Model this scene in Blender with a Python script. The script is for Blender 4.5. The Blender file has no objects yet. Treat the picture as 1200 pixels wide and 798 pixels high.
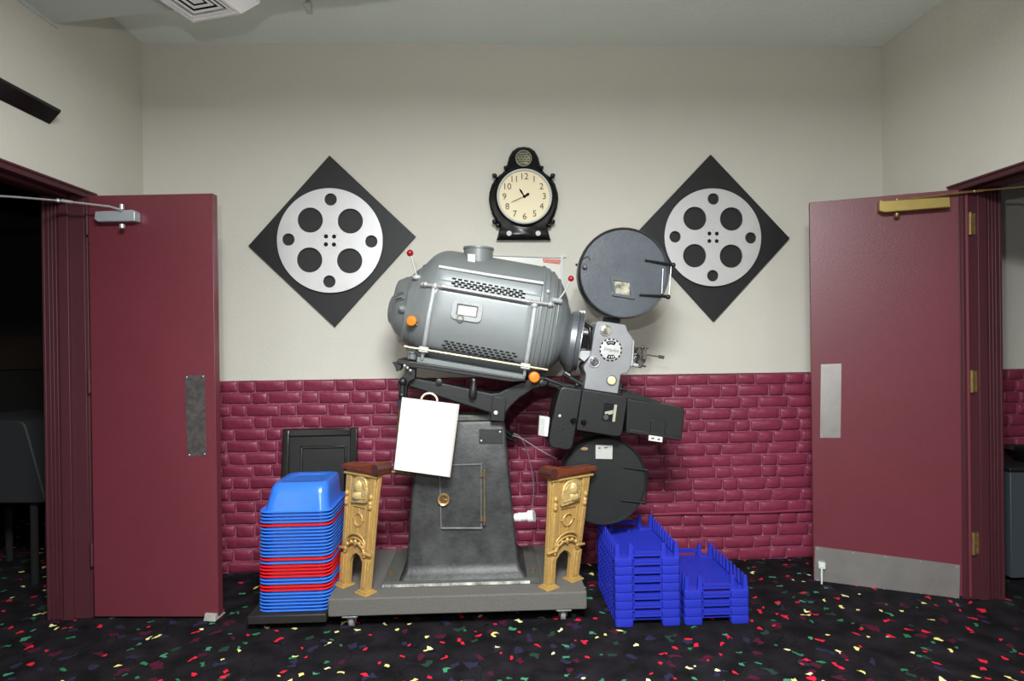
import bpy, bmesh, math, random
from mathutils import Vector, Matrix
random.seed(7)
scene = bpy.context.scene
C = scene.collection
V3 = Vector
PI = math.pi

# ------------------------------------------------------------------ camera
F = 700.0
CAM = V3((0, 0, 1.32))
yaw, pitch, roll = math.radians(2.2), math.radians(-0.16), 0.013
fwd = V3((math.sin(yaw)*math.cos(pitch), math.cos(yaw)*math.cos(pitch), math.sin(pitch)))
r0 = fwd.cross(V3((0, 0, 1))).normalized()
u0 = r0.cross(fwd).normalized()
up = (u0*math.cos(roll) + r0*math.sin(roll)).normalized()
rt = fwd.cross(up).normalized()
cd = bpy.data.cameras.new('camera')
cd.sensor_width = 36; cd.lens = F/1200*36; cd.clip_start = 0.05
cam = bpy.data.objects.new('camera', cd); C.objects.link(cam)
cam.matrix_world = Matrix.Translation(CAM) @ Matrix((rt, up, -fwd)).transposed().to_4x4()
scene.camera = cam

def ray(px, py):
    return fwd*F + rt*(px-600) - up*(py-399)
def at(px, py, Y):
    d = ray(px, py); return CAM + d*((Y-CAM.y)/d.y)
def atx(px, py, X):
    d = ray(px, py); return CAM + d*((X-CAM.x)/d.x)
def atz(px, py, z):
    d = ray(px, py); return CAM + d*((z-CAM.z)/d.z)
def atp(px, py, p, n):
    d = ray(px, py); return CAM + d*((p-CAM).dot(n)/d.dot(n))
def K(Y): return Y/F          # metres covered by one photo pixel at depth Y

YW = 3.47
XL = at(168, 240, YW).x
XR = at(1035, 240, YW).x
ZC = 3.03

# ------------------------------------------------------------------ materials
MATS = {}
def mat(name, col, rough=.5, metal=0., var=0., vscale=6., bump=0., bscale=80., col2=None, emit=None, spec=.5, detail=4., coat=0.):
    if name in MATS: return MATS[name]
    m = bpy.data.materials.new(name); m.use_nodes = True
    nt = m.node_tree; N = nt.nodes; L = nt.links
    b = N['Principled BSDF']
    b.inputs['Base Color'].default_value = (*col, 1)
    b.inputs['Roughness'].default_value = rough
    b.inputs['Metallic'].default_value = metal
    b.inputs['Specular IOR Level'].default_value = spec
    b.inputs['Coat Weight'].default_value = coat
    tc = N.new('ShaderNodeTexCoord')
    if var > 0:
        nz = N.new('ShaderNodeTexNoise'); nz.inputs['Scale'].default_value = vscale; nz.inputs['Detail'].default_value = detail
        nz.inputs['Roughness'].default_value = .65
        L.new(tc.outputs['Object'], nz.inputs['Vector'])
        rp = N.new('ShaderNodeValToRGB')
        rp.color_ramp.elements[0].position = .3; rp.color_ramp.elements[1].position = .72
        c2 = col2 if col2 else tuple(min(1, c*(1+var)) for c in col)
        c1 = col if col2 else tuple(c*(1-var) for c in col)
        rp.color_ramp.elements[0].color = (*c1, 1); rp.color_ramp.elements[1].color = (*c2, 1)
        L.new(nz.outputs['Fac'], rp.inputs['Fac']); L.new(rp.outputs['Color'], b.inputs['Base Color'])
    if bump > 0:
        n2 = N.new('ShaderNodeTexNoise'); n2.inputs['Scale'].default_value = bscale; n2.inputs['Detail'].default_value = 3
        L.new(tc.outputs['Object'], n2.inputs['Vector'])
        bp = N.new('ShaderNodeBump'); bp.inputs['Strength'].default_value = bump; bp.inputs['Distance'].default_value = .004
        L.new(n2.outputs['Fac'], bp.inputs['Height']); L.new(bp.outputs['Normal'], b.inputs['Normal'])
    if emit:
        b.inputs['Emission Color'].default_value = (*emit[0], 1); b.inputs['Emission Strength'].default_value = emit[1]
    MATS[name] = m
    return m

def S(r, g, b):   # sRGB bytes -> linear
    f = lambda c: (c/255)/12.92 if c/255 <= .04045 else ((c/255+.055)/1.055)**2.4
    return (f(r), f(g), f(b))

M_wall = mat('wall_paint', S(203, 200, 190), .75, var=.02, vscale=2, bump=.35, bscale=60)
M_wallside = mat('wall_paint_side', S(203, 200, 190), .75, var=.02, vscale=2, bump=.35, bscale=60)
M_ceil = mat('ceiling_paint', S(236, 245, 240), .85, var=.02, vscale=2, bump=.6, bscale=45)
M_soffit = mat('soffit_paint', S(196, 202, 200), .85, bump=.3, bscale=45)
M_door = mat('door_paint', S(102, 44, 54), .38, var=.05, vscale=3, bump=.12, bscale=140)
M_jamb = mat('frame_paint', S(70, 29, 38), .6, var=.06, vscale=5, bump=.15, bscale=60)
M_mortar = mat('painted_mortar', S(112, 40, 62), .5, var=.15, vscale=25, bump=.8, bscale=60, col2=S(150, 84, 108))
M_black = mat('black_paint', S(24, 24, 26), .5, var=.15, vscale=8)
M_blackboard = mat('black_board', S(22, 22, 25), .55, var=.08, vscale=4)
M_blackgloss = mat('black_gloss', S(14, 14, 16), .22)
M_grey = mat('grey_hammer_paint', S(114, 119, 120), .42, var=.06, vscale=5, bump=.1, bscale=120, metal=.15)
M_grey2 = mat('grey_access_door_paint', S(128, 133, 135), .38, var=.05, vscale=7, bump=.05, bscale=120, metal=.15)
M_slot = mat('slot_dark', S(14, 14, 15), .9)
M_chrome = mat('polished_metal', S(205, 205, 205), .32, metal=.65)
M_alu = mat('brushed_aluminium', S(205, 205, 208), .38, metal=.55, var=.06, vscale=12)
M_reel = mat('reel_aluminium', S(214, 214, 216), .42, metal=.55, var=.03, vscale=15, bump=.05, bscale=200)
M_steel = mat('stainless_steel', S(172, 168, 166), .36, metal=.7, var=.12, vscale=5)
M_agedsteel = mat('tarnished_steel', S(92, 88, 88), .45, metal=.5, var=.4, vscale=30)
M_brass = mat('brass', S(158, 134, 86), .38, metal=.7, var=.25, vscale=30)
M_brasspaint = mat('brass_paint', S(150, 130, 66), .4, metal=.35, var=.08, vscale=14)
M_orange = mat('orange_plastic', S(216, 118, 20), .4)
M_redball = mat('red_plastic', S(150, 14, 32), .22)
M_white = mat('white_plastic', S(200, 204, 202), .5)
M_paper = mat('white_paper', S(214, 214, 216), .8, spec=.2)
M_ink = mat('faint_ink', S(176, 176, 180), .8, spec=.2)
M_labelgrey = mat('grey_label', S(175, 175, 172), .5, var=.08, vscale=60)
M_iron = mat('cast_iron_paint', S(26, 27, 29), .48, var=.28, vscale=11, bump=.3, bscale=60, col2=S(64, 64, 66), detail=8)
M_iron_dark = mat('black_enamel', S(26, 27, 29), .42, var=.15, vscale=10, bump=.15, bscale=90)
M_mag = mat('magazine_enamel', S(72, 78, 86), .42, var=.2, vscale=7, bump=.2, bscale=90)
M_mag2 = mat('lower_magazine_enamel', S(31, 33, 34), .42, var=.15, vscale=7, bump=.2, bscale=90)
M_edge = mat('dark_rim', S(28, 29, 32), .35, metal=.2)
M_chip = mat('chipped_white_paint', S(70, 70, 70), .7, var=.5, vscale=18, col2=S(215, 213, 208))
M_headface = mat('head_faceplate', S(152, 154, 158), .36, metal=.4, var=.09, vscale=9)
M_glass = mat('porthole_glass', S(60, 62, 56), .15, var=.7, vscale=35, col2=S(205, 205, 185))
M_yellow = mat('yellow_lens', S(214, 204, 160), .3, var=.1, vscale=40)
M_gold = mat('gilded_iron', S(168, 134, 76), .42, metal=.2, var=.3, vscale=70, bump=.35, bscale=110, col2=S(190, 156, 96))
M_wood = mat('armrest_wood', S(104, 48, 28), .42, var=.25, vscale=14, bump=.1)
M_carpet_deck = mat('grey_deck_carpet', S(98, 95, 92), .95, var=.22, vscale=220, bump=1., bscale=300)
M_blue_seat = mat('blue_seat_plastic', S(50, 112, 214), .22)
M_red_seat = mat('red_seat_plastic', S(212, 26, 40), .26)
M_blue_tray = mat('blue_tray_plastic', S(39, 50, 168), .24)
M_blue_grid = mat('blue_tray_mesh', S(42, 44, 150), .45, bump=.9, bscale=140)
M_face = mat('clock_face', S(228, 215, 180), .5)
M_numeral = mat('clock_numeral', S(84, 68, 44), .6)
M_redink = mat('red_ink', S(206, 84, 66), .6)
M_cable = mat('grey_cable', S(120, 118, 124), .4)
M_rubber = mat('grey_rubber', S(150, 148, 142), .7, var=.2, vscale=40)
M_booth = mat('booth_vinyl', S(30, 32, 34), .7)
M_bluegrey = mat('bluegrey_vinyl', S(60, 68, 74), .6)
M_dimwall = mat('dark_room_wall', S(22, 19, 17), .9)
M_brownpanel = mat('brown_panel', S(38, 27, 20), .7)

def brick_material():
    m = bpy.data.materials.new('painted_brick'); m.use_nodes = True
    nt = m.node_tree; N = nt.nodes; L = nt.links; b = N['Principled BSDF']
    b.inputs['Roughness'].default_value = .45
    tc = N.new('ShaderNodeTexCoord')
    n1 = N.new('ShaderNodeTexNoise'); n1.inputs['Scale'].default_value = 7; n1.inputs['Detail'].default_value = 5
    r1 = N.new('ShaderNodeValToRGB'); r1.color_ramp.elements[0].color = (*S(118, 40, 62), 1); r1.color_ramp.elements[1].color = (*S(136, 52, 76), 1)
    n2 = N.new('ShaderNodeTexNoise'); n2.inputs['Scale'].default_value = 38; n2.inputs['Detail'].default_value = 6; n2.inputs['Roughness'].default_value = .75
    r2 = N.new('ShaderNodeValToRGB'); r2.color_ramp.elements[0].position = .64; r2.color_ramp.elements[1].position = .74
    mx = N.new('ShaderNodeMixRGB'); mx.inputs['Color2'].default_value = (*S(176, 122, 142), 1)
    n3 = N.new('ShaderNodeTexNoise'); n3.inputs['Scale'].default_value = 30; n3.inputs['Detail'].default_value = 5
    bp = N.new('ShaderNodeBump'); bp.inputs['Strength'].default_value = .7; bp.inputs['Distance'].default_value = .006
    for n in (n1, n2, n3): L.new(tc.outputs['Object'], n.inputs['Vector'])
    L.new(n1.outputs['Fac'], r1.inputs['Fac']); L.new(r1.outputs['Color'], mx.inputs['Color1'])
    L.new(n2.outputs['Fac'], r2.inputs['Fac'])
    ml = N.new('ShaderNodeMath'); ml.operation = 'MULTIPLY'; ml.inputs[1].default_value = .55
    L.new(r2.outputs['Color'], ml.inputs[0]); L.new(ml.outputs[0], mx.inputs['Fac'])
    L.new(mx.outputs['Color'], b.inputs['Base Color'])
    L.new(n3.outputs['Fac'], bp.inputs['Height']); L.new(bp.outputs['Normal'], b.inputs['Normal'])
    return m
M_brick = brick_material()

def carpet_material():
    m = bpy.data.materials.new('confetti_carpet'); m.use_nodes = True
    nt = m.node_tree; N = nt.nodes; L = nt.links; b = N['Principled BSDF']
    b.inputs['Roughness'].default_value = .95; b.inputs['Specular IOR Level'].default_value = .12
    tc = N.new('ShaderNodeTexCoord')
    # base: near black with charcoal / purple clouds
    nb = N.new('ShaderNodeTexNoise'); nb.inputs['Scale'].default_value = 9; nb.inputs['Detail'].default_value = 5
    rb = N.new('ShaderNodeValToRGB')
    rb.color_ramp.elements[0].position = .35; rb.color_ramp.elements[0].color = (*S(12, 11, 13), 1)
    rb.color_ramp.elements[1].position = .7; rb.color_ramp.elements[1].color = (*S(32, 29, 34), 1)
    L.new(tc.outputs['Object'], nb.inputs['Vector']); L.new(nb.outputs['Fac'], rb.inputs['Fac'])
    # thin black scribble lines
    vl = N.new('ShaderNodeTexVoronoi'); vl.feature = 'DISTANCE_TO_EDGE'; vl.inputs['Scale'].default_value = 5
    nd = N.new('ShaderNodeTexNoise'); nd.inputs['Scale'].default_value = 6
    ad = N.new('ShaderNodeMixRGB'); ad.blend_type = 'ADD'; ad.inputs['Fac'].default_value = .25
    L.new(tc.outputs['Object'], nd.inputs['Vector']); L.new(tc.outputs['Object'], ad.inputs['Color1']); L.new(nd.outputs['Color'], ad.inputs['Color2'])
    L.new(ad.outputs['Color'], vl.inputs['Vector'])
    ls = N.new('ShaderNodeMath'); ls.operation = 'LESS_THAN'; ls.inputs[1].default_value = .008
    L.new(vl.outputs['Distance'], ls.inputs[0])
    m0 = N.new('ShaderNodeMixRGB'); m0.inputs['Color2'].default_value = (*S(10, 9, 12), 1)
    L.new(ls.outputs[0], m0.inputs['Fac']); L.new(rb.outputs['Color'], m0.inputs['Color1'])
    last = m0.outputs['Color']
    # confetti layers
    def layer(scale, thr, keep, off, cols, rot, metric='MANHATTAN'):
        nonlocal last
        mp = N.new('ShaderNodeMapping'); mp.inputs['Location'].default_value = (off, off*1.7, 0); mp.inputs['Rotation'].default_value = (0, 0, rot)
        L.new(tc.outputs['Object'], mp.inputs['Vector'])
        nn = N.new('ShaderNodeTexNoise'); nn.inputs['Scale'].default_value = scale*1.6; nn.inputs['Detail'].default_value = 1
        L.new(mp.outputs['Vector'], nn.inputs['Vector'])
        aa = N.new('ShaderNodeMixRGB'); aa.blend_type = 'ADD'; aa.inputs['Fac'].default_value = .9/scale
        L.new(mp.outputs['Vector'], aa.inputs['Color1']); L.new(nn.outputs['Color'], aa.inputs['Color2'])
        v = N.new('ShaderNodeTexVoronoi'); v.voronoi_dimensions = '2D'; v.distance = metric; v.inputs['Scale'].default_value = scale
        L.new(aa.outputs['Color'], v.inputs['Vector'])
        lt = N.new('ShaderNodeMath'); lt.operation = 'LESS_THAN'; lt.inputs[1].default_value = thr
        L.new(v.outputs['Distance'], lt.inputs[0])
        sp = N.new('ShaderNodeSeparateColor'); L.new(v.outputs['Color'], sp.inputs[0])
        kp = N.new('ShaderNodeMath'); kp.operation = 'LESS_THAN'; kp.inputs[1].default_value = keep
        L.new(sp.outputs[1], kp.inputs[0])
        mu = N.new('ShaderNodeMath'); mu.operation = 'MULTIPLY'; L.new(lt.outputs[0], mu.inputs[0]); L.new(kp.outputs[0], mu.inputs[1])
        cr = N.new('ShaderNodeValToRGB'); cr.color_ramp.interpolation = 'CONSTANT'
        e = cr.color_ramp.elements
        while len(e) < len(cols): e.new(.5)
        for i, c in enumerate(cols):
            e[i].position = i/len(cols); e[i].color = (*c, 1)
        L.new(sp.outputs[0], cr.inputs['Fac'])
        mm = N.new('ShaderNodeMixRGB'); L.new(mu.outputs[0], mm.inputs['Fac']); L.new(last, mm.inputs['Color1']); L.new(cr.outputs['Color'], mm.inputs['Color2'])
        last = mm.outputs['Color']
    R, G, Y_, B, P = S(205, 30, 55), S(36, 110, 72), S(225, 215, 130), S(38, 36, 58), S(70, 20, 40)
    layer(10., .24, .5, 1.3, [P, B, S(34, 56, 46), B, P], .4)
    layer(12., .17, .42, 4.1, [R, G, R, Y_, R, S(60, 130, 96)], .9)
    layer(11., .14, .30, 9.7, [Y_, R, S(236, 230, 170), G, R], 1.7)
    L.new(last, b.inputs['Base Color'])
    nf = N.new('ShaderNodeTexNoise'); nf.inputs['Scale'].default_value = 350
    bp = N.new('ShaderNodeBump'); bp.inputs['Strength'].default_value = .6; bp.inputs['Distance'].default_value = .003
    L.new(tc.outputs['Object'], nf.inputs['Vector']); L.new(nf.outputs['Fac'], bp.inputs['Height']); L.new(bp.outputs['Normal'], b.inputs['Normal'])
    return m
M_carpet = carpet_material()

# ------------------------------------------------------------------ mesh helpers
def root_of(o):
    while o.parent: o = o.parent
    return o
def round_poly(P, r, seg=4):
    out = []; n = len(P)
    rr = r if isinstance(r, (list, tuple)) else [r]*n
    for i in range(n):
        p, a, b = P[i], P[i-1], P[(i+1) % n]
        if rr[i] <= 0: out.append(p.copy()); continue
        da, db = (a-p), (b-p)
        t = min(rr[i], da.length*.48, db.length*.48)
        s, e = p+da.normalized()*t, p+db.normalized()*t
        for k in range(seg+1):
            q = k/seg
            out.append(s*(1-q)**2 + p*2*q*(1-q) + e*q*q)
    return out

class MB:
    def __init__(s): s.v = []; s.f = []
    def add(s, v, f):
        o = len(s.v); s.v += [V3(x) for x in v]; s.f += [tuple(i+o for i in q) for q in f]; return s
    def box(s, c, d, R=None, taper=1.0):
        c = V3(c); h = V3(d)/2; vs = []
        for z in (-1, 1):
            t = taper if z > 0 else 1
            for x, y in ((-1, -1), (1, -1), (1, 1), (-1, 1)):
                p = V3((x*h.x*t, y*h.y*t, z*h.z))
                if R is not None: p = R @ p
                vs.append(c+p)
        return s.add(vs, [(0, 3, 2, 1), (4, 5, 6, 7), (0, 1, 5, 4), (1, 2, 6, 5), (2, 3, 7, 6), (3, 0, 4, 7)])
    def bb(s, a, b):
        a = V3(a); b = V3(b); return s.box((a+b)/2, [abs(b[i]-a[i]) for i in range(3)])
    def prism(s, P, e):
        n = len(P); e = V3(e); vs = list(P)+[p+e for p in P]
        return s.add(vs, [tuple(range(n)), tuple(range(2*n-1, n-1, -1))] + [(i, (i+1) % n, (i+1) % n+n, i+n) for i in range(n)])
    def rings(s, R, caps=True, closed=False):
        n = len(R[0]); vs = [p for r in R for p in r]; m = len(R); fs = []
        for j in range(m if closed else m-1):
            k = (j+1) % m
            fs += [(j*n+i, j*n+(i+1) % n, k*n+(i+1) % n, k*n+i) for i in range(n)]
        if caps and not closed: fs += [tuple(range(n-1, -1, -1)), tuple((m-1)*n+i for i in range(n))]
        return s.add(vs, fs)
    def tube(s, P, r, n=10, caps=True):
        P = [V3(p) for p in P]; R = []
        rs = r if isinstance(r, (list, tuple)) else [r]*len(P)
        t = (P[1]-P[0]).normalized(); nrm = t.orthogonal().normalized()
        for i, p in enumerate(P):
            a = P[max(i-1, 0)]; b = P[min(i+1, len(P)-1)]; t = (b-a).normalized()
            nrm = (nrm - t*nrm.dot(t)).normalized(); bn = t.cross(nrm)
            R.append([p+(nrm*math.cos(2*PI*k/n)+bn*math.sin(2*PI*k/n))*rs[i] for k in range(n)])
        return s.rings(R, caps)
    def lathe(s, prof, o, ax, n=32, caps=True):
        o = V3(o); ax = V3(ax).normalized(); a = ax.orthogonal().normalized(); b = ax.cross(a)
        return s.rings([[o+ax*h+(a*math.cos(2*PI*k/n)+b*math.sin(2*PI*k/n))*max(r, 1e-4) for k in range(n)] for h, r in prof], caps)
    def ball(s, c, r, sc=(1, 1, 1), n=16, m=10, R=None):
        c = V3(c); rr = []
        for j in range(m+1):
            th = PI*j/m; ring = []
            for k in range(n):
                p = V3((math.sin(th)*math.cos(2*PI*k/n)*r*sc[0], math.sin(th)*math.sin(2*PI*k/n)*r*sc[1], math.cos(th)*r*sc[2]))
                if j in (0, m): p = V3((1e-5*math.cos(2*PI*k/n), 1e-5*math.sin(2*PI*k/n), math.cos(th)*r*sc[2]))
                if R is not None: p = R @ p
                ring.append(c+p)
            rr.append(ring)
        return s.rings(rr)
    def build(s, name, m, parent=None, bevel=0, smooth=35, loc=None, seg=2):
        off = V3((0, 0, 0))
        if parent is not None: off = root_of(parent).location.copy() if not root_of(parent).get('_local') else off
        elif loc is not None: off = V3(loc)
        me = bpy.data.meshes.new(name)
        me.from_pydata([v-off for v in s.v], [], s.f)
        bm = bmesh.new(); bm.from_mesh(me); bmesh.ops.recalc_face_normals(bm, faces=bm.faces); bm.to_mesh(me); bm.free()
        me.materials.append(m)
        me.shade_smooth(); me.set_sharp_from_angle(angle=math.radians(smooth))
        o = bpy.data.objects.new(name, me); C.objects.link(o)
        if parent is not None: o.parent = parent
        elif loc is not None: o.location = loc
        if bevel:
            bv = o.modifiers.new('bevel', 'BEVEL'); bv.width = bevel; bv.segments = seg; bv.limit_method = 'ANGLE'; bv.angle_limit = math.radians(40); bv.harden_normals = False
        return o

def tag(o, label=None, cat=None, group=None, kind=None):
    if label: o['label'] = label
    if cat: o['category'] = cat
    if group: o['group'] = group
    if kind: o['kind'] = kind
    return o
def thing(name, loc, label, cat, group=None):
    o = bpy.data.objects.new(name, None); C.objects.link(o); o.location = loc; o.empty_display_size = .1
    return tag(o, label, cat, group)
def structure(o): o['kind'] = 'structure'; return o

def circ(c, r, a, b, n=48, ph=0):
    return [c+(a*math.cos(ph+2*PI*k/n)+b*math.sin(ph+2*PI*k/n))*r for k in range(n)]

def plate_holes(name, m, parent, O, A, B, outer, holes, th, bev=0.0, smooth=35):
    """flat plate with holes: outer / holes are 2D loops in (A,B) about O, thickness th along A x B"""
    cu = bpy.data.curves.new(name, 'CURVE'); cu.dimensions = '2D'; cu.fill_mode = 'BOTH'; cu.extrude = th/2; cu.bevel_depth = bev
    for lp in [outer]+holes:
        sp = cu.splines.new('POLY'); sp.points.add(len(lp)-1); sp.use_cyclic_u = True
        for i, (x, y) in enumerate(lp): sp.points[i].co = (x, y, 0, 1)
    t = bpy.data.objects.new('tmp', cu)
    me = bpy.data.meshes.new_from_object(t)
    bpy.data.objects.remove(t)
    A = A.normalized(); B = B.normalized(); N_ = A.cross(B)
    off = root_of(parent).location if parent is not None else V3((0, 0, 0))
    for v in me.vertices: v.co = O + A*v.co.x + B*v.co.y + N_*v.co.z - off
    me.name = name
    me.materials.clear(); me.materials.append(m); me.shade_smooth(); me.set_sharp_from_angle(angle=math.radians(smooth))
    o = bpy.data.objects.new(name, me); C.objects.link(o)
    if parent is not None: o.parent = parent
    return o
def c2(cx, cy, r, n=40): return [(cx+r*math.cos(2*PI*k/n), cy+r*math.sin(2*PI*k/n)) for k in range(n)]

def text(name, s, m, parent, O, A, B, size, th=.0006, font_shear=0, items=None):
    """lettering laid in plane (A,B), centred on O; items = list of (string, x, y, rot) merges several"""
    A = A.normalized(); B = B.normalized(); N_ = A.cross(B)
    bmf = bmesh.new()
    for (st, x, y, rot, sz) in (items or [(s, 0, 0, 0, size)]):
        cu = bpy.data.curves.new('t', 'FONT'); cu.body = st; cu.size = sz; cu.extrude = th/2; cu.align_x = 'CENTER'; cu.align_y = 'CENTER'; cu.shear = font_shear
        cu.resolution_u = 3
        t = bpy.data.objects.new('tmp', cu); me = bpy.data.meshes.new_from_object(t); bpy.data.objects.remove(t)
        cs, sn = math.cos(rot), math.sin(rot)
        for v in me.vertices:
            a, b = v.co.x*cs - v.co.y*sn + x, v.co.x*sn + v.co.y*cs + y
            v.co = O + A*a + B*b + N_*v.co.z
        bmf.from_mesh(me)
    me = bpy.data.meshes.new(name)
    off = root_of(parent).location
    for v in bmf.verts: v.co -= off
    bmf.to_mesh(me); bmf.free()
    me.materials.clear(); me.materials.append(m)
    o = bpy.data.objects.new(name, me); C.objects.link(o); o.parent = parent
    return o

X_, Y_, Z_ = V3((1, 0, 0)), V3((0, 1, 0)), V3((0, 0, 1))

# ------------------------------------------------------------------ room shell
ZB = 1.10                    # top of the painted brick
YJ = 2.97; YJR = 2.885       # far jambs of the two doorways
Y0 = -2.6                    # how far the lobby runs behind the camera
OP = 1.42                    # near side of both door openings
ZH = 2.037                   # door head
TW = .16
structure(MB().bb((-5.2, Y0, -.1), (5.2, 5.2, 0)).build('floor', M_carpet))
structure(MB().bb((XL-TW, Y0, ZC), (XR+TW, YW+.1, ZC+.1)).build('ceiling', M_ceil))
structure(MB().bb((XL-.1, YW+.002, ZB), (XR+.1, YW+.12, ZC)).build('wall_back', M_wall))
w = MB(); w.bb((XL-TW, YJ, 0), (XL, YW+.12, ZC)); w.bb((XL-TW, OP, ZH+.012), (XL, YJ, ZC)); w.bb((XL-TW, Y0, 0), (XL, OP, ZC))
structure(w.build('wall_left', M_wallside))
w = MB(); w.bb((XR, YJR, 0), (XR+TW, YW+.12, ZC)); w.bb((XR, OP, ZH+.012), (XR+TW, YJR, ZC)); w.bb((XR, Y0, 0), (XR+TW, OP, ZC))
structure(w.build('wall_right', M_wallside))

def brick_wall(name, x0, x1, seed, backing=True):
    rnd = random.Random(seed)
    w = MB()
    w.bb((x0, YW, 0), (x1, YW+.12, ZB-.004))
    back = w.build(name, M_mortar); structure(back)
    b = MB(); rows = 16; ph = ZB/rows; flip = 0
    for r in range(rows):
        x = x0 - (0.14 if r % 2 else 0) - rnd.uniform(0, .03); flip = 1
        z0 = r*ph
        while x < x1:
            L_ = (.178 if (flip and rnd.random() < .93) or rnd.random() < .07 else .100) + rnd.uniform(-.012, .012); flip = 1-flip
            a, c = max(x, x0), min(x+L_-.009, x1)
            if c-a > .03:
                y = YW - .011 + rnd.uniform(-.003, .0035)
                j = lambda s_=.003: rnd.uniform(-s_, s_)
                zb, zt = z0+.006+j(), z0+ph-.003+j()
                dz = j(.002)
                i = .006
                outer = [V3((a, YW+.004, zb)), V3((c, YW+.004, zb+dz)), V3((c, YW+.004, zt+dz)), V3((a, YW+.004, zt))]
                mid = [V3((p.x+j(.0012), y+.006, p.z+j(.0012))) for p in outer]
                cx, cz = (a+c)/2, (zb+zt)/2
                fr = [V3((p.x-math.copysign(i, p.x-cx), y+j(.001), p.z-math.copysign(i, p.z-cz))) for p in mid]
                outer = round_poly(outer, .008, 2); mid = round_poly(mid, .01, 2); fr = round_poly(fr, .01, 2)
                b.rings([outer, mid, fr])
            x += L_
    bo = b.build('brick_face', M_brick, back, smooth=50)
    return back
brick_wall('wall_back_brick', XL-.1, XR+.1, 3)
# painted pipe running along the bricks on the right
p = [at(764, 603, YW-.022), at(800, 601.5, YW-.022), at(850, 601, YW-.022), at(900, 600, YW-.022), at(960, 597, YW-.022), V3((XR-.01, YW-.022, at(960, 597, YW).z))]
structure(MB().tube(p, .008, 10).build('trim_1', M_brick))

# lowered ceiling with a slanted far edge, upper left
a = atx(62, 28, XL); zs = a.z
b = atz(200, 12, zs); d = (b-a).normalized()
e = a + d*((XR-a.x)/d.x)
P = [V3((XL, Y0, zs)), V3((XR, Y0, zs)), V3((XR, e.y, zs)), V3((XL, a.y, zs))]
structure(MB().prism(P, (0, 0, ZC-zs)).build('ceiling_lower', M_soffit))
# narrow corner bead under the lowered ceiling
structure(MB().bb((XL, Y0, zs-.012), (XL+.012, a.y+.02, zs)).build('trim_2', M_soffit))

# side rooms beyond the doorways
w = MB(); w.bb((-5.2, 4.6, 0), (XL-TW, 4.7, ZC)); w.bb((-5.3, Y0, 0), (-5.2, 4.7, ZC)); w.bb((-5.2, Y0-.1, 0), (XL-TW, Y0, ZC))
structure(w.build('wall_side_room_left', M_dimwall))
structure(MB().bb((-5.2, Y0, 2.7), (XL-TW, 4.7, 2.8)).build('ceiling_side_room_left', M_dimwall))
w = MB(); w.bb((XR+TW, YW, ZB), (5.2, YW+.1, 2.8)); w.bb((5.2, Y0, 0), (5.3, YW+.1, 2.8)); w.bb((XR+TW, Y0-.1, 0), (5.2, Y0, 2.8))
structure(w.build('wall_side_room_right', M_wall))
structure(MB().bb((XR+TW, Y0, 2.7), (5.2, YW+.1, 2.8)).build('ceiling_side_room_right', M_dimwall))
brick_wall('wall_side_room_brick', XR+TW, 5.2, 11)

# ------------------------------------------------------------------ door frames
def frame(name, side, X, yj):
    s = side      # -1 left, +1 right
    f = MB()
    # far jamb lining with stepped stop and casing, near jamb, head
    xo = X + s*(TW+.03)
    f.bb((X-s*.012, yj-.02, 0), (xo, yj+.03, ZH+.008))
    f.bb((X+s*.055, yj-.036, 0), (X+s*.10, yj-.018, ZH))
    for q, wd in ((.112, .007), (.13, .006), (.147, .008), (.168, .012)):
        f.bb((X+s*q, yj-.031, 0), (X+s*(q+wd), yj-.018, ZH))
    f.bb((X-s*.012, OP-.03, 0), (xo, OP+.02, ZH+.008))
    f.bb((X-s*.012, OP, ZH), (xo, yj, ZH+.011))
    f.bb((X+s*.055, OP, ZH-.016), (X+s*.10, yj, ZH))
    # casing on the lobby face
    f.bb((X-s*.0215, yj-.012, 0), (X, yj+.055, ZH-.010))
    f.bb((X-s*.0215, OP-.055, 0), (X, OP+.012, ZH-.010))
    f.bb((X-s*.022, OP-.055, ZH-.0099), (X, yj+.055, ZH+.014))
    f.bb((X-s*.027, OP-.065, ZH+.0142), (X, yj+.062, ZH+.026))
    o = f.build(name, M_jamb, bevel=.0025); return structure(o)
frame('trim_3', -1, XL, YJ)
frame('trim_4', 1, XR, YJR)

# ------------------------------------------------------------------ doors
def door(name, hx, hy, fx, fy):
    H = V3((hx, hy, 0)); Fp = V3((fx, fy, 0)); d = (Fp-H).normalized(); n = V3((d.y, -d.x, 0))
    if n.y > 0: n = -n           # towards the camera
    th = .044
    P = [H, Fp, Fp-n*th, H-n*th]
    P = [p+V3((0, 0, .012)) for p in P]
    o = MB().prism(P, (0, 0, 2.020)).build(name, M_door, bevel=.002)
    structure(o)
    return o, H, d, n
def on_plate(mb, pts, H, n, off, th):
    P = [atp(x, y, H+n*off, n) for x, y in pts]
    mb.prism(P, n*th); return P
hl = at(107, 470, YJ-.03); fl = at(252.5, 470, 2.90)
dL, HL, dl, nl = door('door_1', hl.x, hl.y, fl.x, fl.y)
m = MB(); on_plate(m, [(217, 440), (240, 439), (242, 534), (220, 535)], HL, nl, 0, .002)
pl = m.build('push_plate', M_agedsteel, dL); pl['label'] = 'tarnished steel push plate'
m = MB()
for x, y in ((219, 442), (238, 441), (240, 532), (222, 533)):
    MB().ball(atp(x, y, HL+nl*.003, nl), .003, n=8, m=5).build('screw', M_chrome, pl)
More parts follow.
